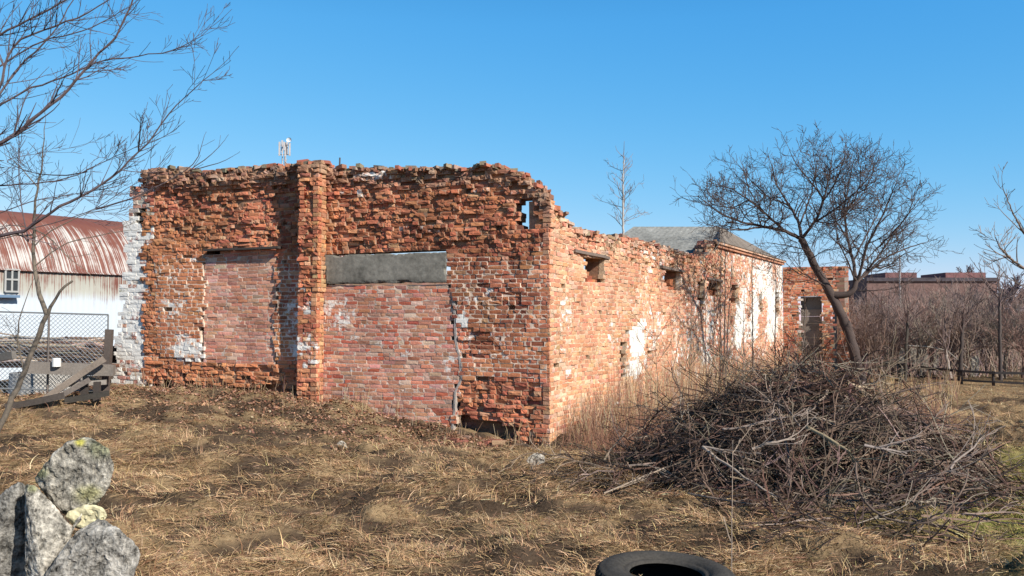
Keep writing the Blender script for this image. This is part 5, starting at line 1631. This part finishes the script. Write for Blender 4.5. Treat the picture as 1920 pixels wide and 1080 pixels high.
# ------------------------------------------------------------------ weeds and grass
r_ = np.random.default_rng(31)
def blades(n, X, Y, Lr, wr, up, colf, name, label, cat, seed=0, nseg=3, flow=1.0):
    r_ = np.random.default_rng(seed)
    Z = G(X, Y)
    base = fbm(X * .8, Y * 1.2, 55, 3) * 9.0
    az = base + r_.normal(0, flow, n)
    lo, hi = Lr; L_ = r_.uniform(lo, hi, n) ** 1.0
    wd = r_.uniform(wr[0], wr[1], n) 
    el = np.abs(r_.normal(up, .35, n)); el = np.clip(el, .03, 1.45)
    d0 = np.stack([np.cos(az) * np.cos(el), np.sin(az) * np.cos(el), np.sin(el)], 1)
    sidev = np.stack([-np.sin(az), np.cos(az), r_.normal(0, .5, n)], 1); sidev /= np.linalg.norm(sidev, axis=1)[:, None]
    pts = [np.stack([X, Y, Z - .01], 1)]
    droop = r_.uniform(.2, 1.3, n)
    turn = r_.normal(0, .35, n)
    for s in range(nseg):
        e2 = el - droop * (s) / nseg * 1.4; a2 = az + turn * s
        d = np.stack([np.cos(a2) * np.cos(e2), np.sin(a2) * np.cos(e2), np.sin(e2)], 1)
        pts.append(pts[-1] + d * (L_ / nseg)[:, None])
    gz = Z + .008
    V = np.empty((n, 2 * (nseg + 1), 3))
    for s in range(nseg + 1):
        p_ = pts[s]
        if s: p_[:, 2] = np.maximum(p_[:, 2], gz + .004 * s)
        w_ = wd * (1 - .8 * s / nseg)
        V[:, 2 * s] = p_ - sidev * w_[:, None]; V[:, 2 * s + 1] = p_ + sidev * w_[:, None]
    q = np.array([[2 * s, 2 * s + 1, 2 * s + 3, 2 * s + 2] for s in range(nseg)])
    Q = (q[None] + (np.arange(n) * 2 * (nseg + 1))[:, None, None]).reshape(-1, 4)
    col = colf(X, Y, n, r_)
    o = mesh_obj(name, V.reshape(-1, 3), Q, M_GRASS, col=np.repeat(col, 2 * (nseg + 1), 0))
    return tag(o, label, cat, kind='stuff')


def grass_col(X, Y, n, r_):
    c = palette(n, [(.45, .335, .205), (.36, .26, .16), (.56, .45, .30), (.25, .165, .105), (.17, .10, .07), (.33, .28, .14)], [3, 3.2, 1.6, 2.4, 1.8, .9], rng=r_, var=.16)
    t = fbm(X * 1.4, Y * 2.2, 15, 3)[:, None]
    lf = (1 - sstep(0, 5, X))[:, None]
    c = c * np.array([1.12, 1.0, .92]) * (0.84 + .84 * t) * (1 - .16 * lf)
    gq = green(X, Y)[:, None] * (r_.random((n, 1)) < .65)
    c = c * (1 - gq) + palette(n, [(.20, .24, .05), (.28, .28, .07), (.15, .19, .04)], [1, 1, 1], rng=r_) * gq
    return np.clip(c, .01, .8)


def scatter(n, dmin, dmax, xpad=1.5, powr=1.0, r_=r_):
    """even-ish in the view: more near the camera"""
    inv = r_.uniform(0, 1, n) ** powr
    d = 1 / (1 / dmax + (1 / dmin - 1 / dmax) * inv)
    X = (r_.uniform(-1, 1, n)) * (.62 * d + xpad)
    return X, d


def keep(X, Y, thin=.74):
    b = bare(X, Y)
    m = r_.random(len(X)) > b * thin
    # nothing inside the ruin, shed floor or heap's core
    rel = np.stack([X - Cc[0], Y - Cc[1]], 1)
    inside = (rel @ NF[:2] < -.02) & (rel @ NS[:2] < -.02)
    heap = (((X - HC[0]) / HR[0]) ** 2 + ((Y - HC[1]) / HR[1]) ** 2 < .5)
    tyr = np.hypot(X - tp[0], Y - tp[1]) < .40
    return m & ~inside & ~heap & ~tyr


X, Y = scatter(760000, 2.9, 19.5)
m = keep(X, Y); X, Y = X[m], Y[m]
blades(len(X), X, Y, (.04, .16), (.0014, .0036), .25, grass_col, 'dry_grass', 'matted straw-coloured dry grass lying over the uneven ground', 'grass', 1)
X, Y = scatter(220000, 8, 34); m = keep(X, Y); X, Y = X[m], Y[m]
blades(len(X), X, Y, (.08, .24), (.0022, .0045), .42, grass_col, 'far_grass', 'taller tufted dry grass farther off around the ruin and fence', 'grass', 2)
X, Y = scatter(170000, 2.9, 15); m = keep(X, Y, 0.15); X, Y = X[m], Y[m]
def bits_col(X, Y, n, r_):
    return palette(n, [(.36, .26, .17), (.22, .14, .09), (.12, .08, .055), (.48, .38, .26), (.26, .15, .10)], [3, 3, 3, 1.5, 2], rng=r_, var=.2)
blades(len(X), X, Y, (.012, .05), (.0014, .0045), .15, bits_col, 'thatch_litter', 'broken straw, leaf and twig bits strewn over the bare soil', 'litter', 4, nseg=1, flow=3)
# upright tufts
tx, ty = scatter(1500, 3.2, 17); m = keep(tx, ty, .6); tx, ty = tx[m], ty[m]
X = np.repeat(tx, 16) + r_.normal(0, .03, len(tx) * 16); Y = np.repeat(ty, 16) + r_.normal(0, .03, len(tx) * 16)
blades(len(X), X, Y, (.08, .26), (.0012, .003), .85, grass_col, 'grass_tufts', 'small upright tufts of dry grass', 'grass', 3, flow=2)
# leaf litter by the left wall
n = 15000
u = r_.uniform(0.5, uL + 1.2, n); dd = np.abs(r_.normal(0, 1.5, n)) + .1
pp_ = Cc[None] + UF * u[:, None] + NF * dd[:, None]
X, Y = pp_[:, 0], pp_[:, 1]; Z = G(X, Y) + r_.uniform(.0, .05, n)
a = r_.uniform(0, 6.28, n); s = r_.uniform(.012, .03, n)
ex = np.stack([np.cos(a), np.sin(a), r_.normal(0, .4, n)], 1) * s[:, None]; ey = np.stack([-np.sin(a), np.cos(a), r_.normal(0, .4, n)], 1) * s[:, None] * .7
p0 = np.stack([X, Y, Z], 1)
V = np.stack([p0 - ex, p0 - ey, p0 + ex, p0 + ey], 1).reshape(-1, 3)
Q = np.arange(4 * n).reshape(-1, 4)
o = mesh_obj('leaf_litter', V, Q, M_GRASS, col=np.repeat(palette(n, [(.30, .16, .10), (.40, .24, .16), (.20, .10, .07), (.46, .33, .25)], [3, 2, 3, .5]), 4, 0))
tag(o, 'scattered brown dead leaves along the foot of the left wall', 'leaves', kind='stuff')

# dry weed stems along the side wall and round the heap
tb = Acc()
WC = [(.34, .20, .12), (.42, .30, .18), (.24, .13, .09), (.46, .36, .24), (.20, .12, .10)]
for k in range(2600):
    if k < 2100:
        u = r_.uniform(.2, 17); q = Cc + US * u + NS * (abs(r_.normal(0, .7)) + .08)
    elif k < 2400:
        px = r_.uniform(1620, 1800); q = P(px, 700, r_.uniform(13, 24)); 
    else:
        u = r_.uniform(-.2, uL); q = Cc + UF * u + NF * (abs(r_.normal(0, .25)) + .06)
    q[2] = float(G0(q[:1], q[1:2])[0]) 
    h = r_.uniform(.25, 1.15) if k < 2400 else r_.uniform(.1, .45)
    if k < 2100: h *= .45 + .9 * vnoise(u * 1.1, 0., 8)
    t_ = q + np.array([r_.normal(0, .16) * h, r_.normal(0, .16) * h, h])
    m_ = (q + t_) / 2 + r_.normal(0, .03, 3)
    h = h * (.5 if 2100 <= k < 2400 else 1); t_[2] = q[2] + h; c_ = palette(1, WC, [2, 2, 2, 1.5, 1], rng=r_)[0]
    tb.tube([q - [0, 0, .05], m_, t_], [.0042, .0034, .0018], 3, col=c_)
    for j in range(r_.integers(0, 4)):
        f = r_.uniform(.3, .9); s0 = q * (1 - f) + t_ * f
        tb.tube([s0, s0 + unit(np.array([r_.normal(0, .5), r_.normal(0, .5), 1])) * h * .35 * r_.random()], [.0026, .0014], 3, col=c_)
for k in range(1500):
    if k < 800:
        px, py = r_.normal(1215, 60), r_.uniform(800, 880); d = 1.85 * F / (py - 600); h = r_.uniform(.12, .42)
    elif k < 1100:
        px = r_.uniform(1050, 1260); d = r_.uniform(13.0, 16.0); h = r_.uniform(.15, .5)
    else:
        px = r_.uniform(1620, 1760); d = r_.uniform(11.5, 15); h = r_.uniform(.2, .6)
    q = P(px, 700, d); q[2] = float(G(q[:1], q[1:2])[0])
    if (q[:2] - Cc[:2]) @ NS[:2] < .05: continue
    t_ = q + np.array([r_.normal(0, .5) * h, r_.normal(0, .4) * h, h])
    tb.tube([q - [0, 0, .04], (q + t_) / 2 + r_.normal(0, .04, 3), t_], [.004, .003, .0016], 3, col=palette(1, [(.26, .13, .085), (.20, .11, .08), (.34, .20, .13)], [2, 2, 1], rng=r_)[0])
    for j in range(2):
        s0 = q * .5 + t_ * .5; tb.tube([s0, s0 + unit(r_.normal(0, 1, 3) + [0, 0, .6]) * h * .5], [.0026, .0014], 3, col=(.24, .13, .09))
o = tb.build('dry_weeds', M_GRASS); tag(o, 'reddish and straw-coloured dry weed stems along the foot of the sunlit side wall', 'weeds', kind='stuff')
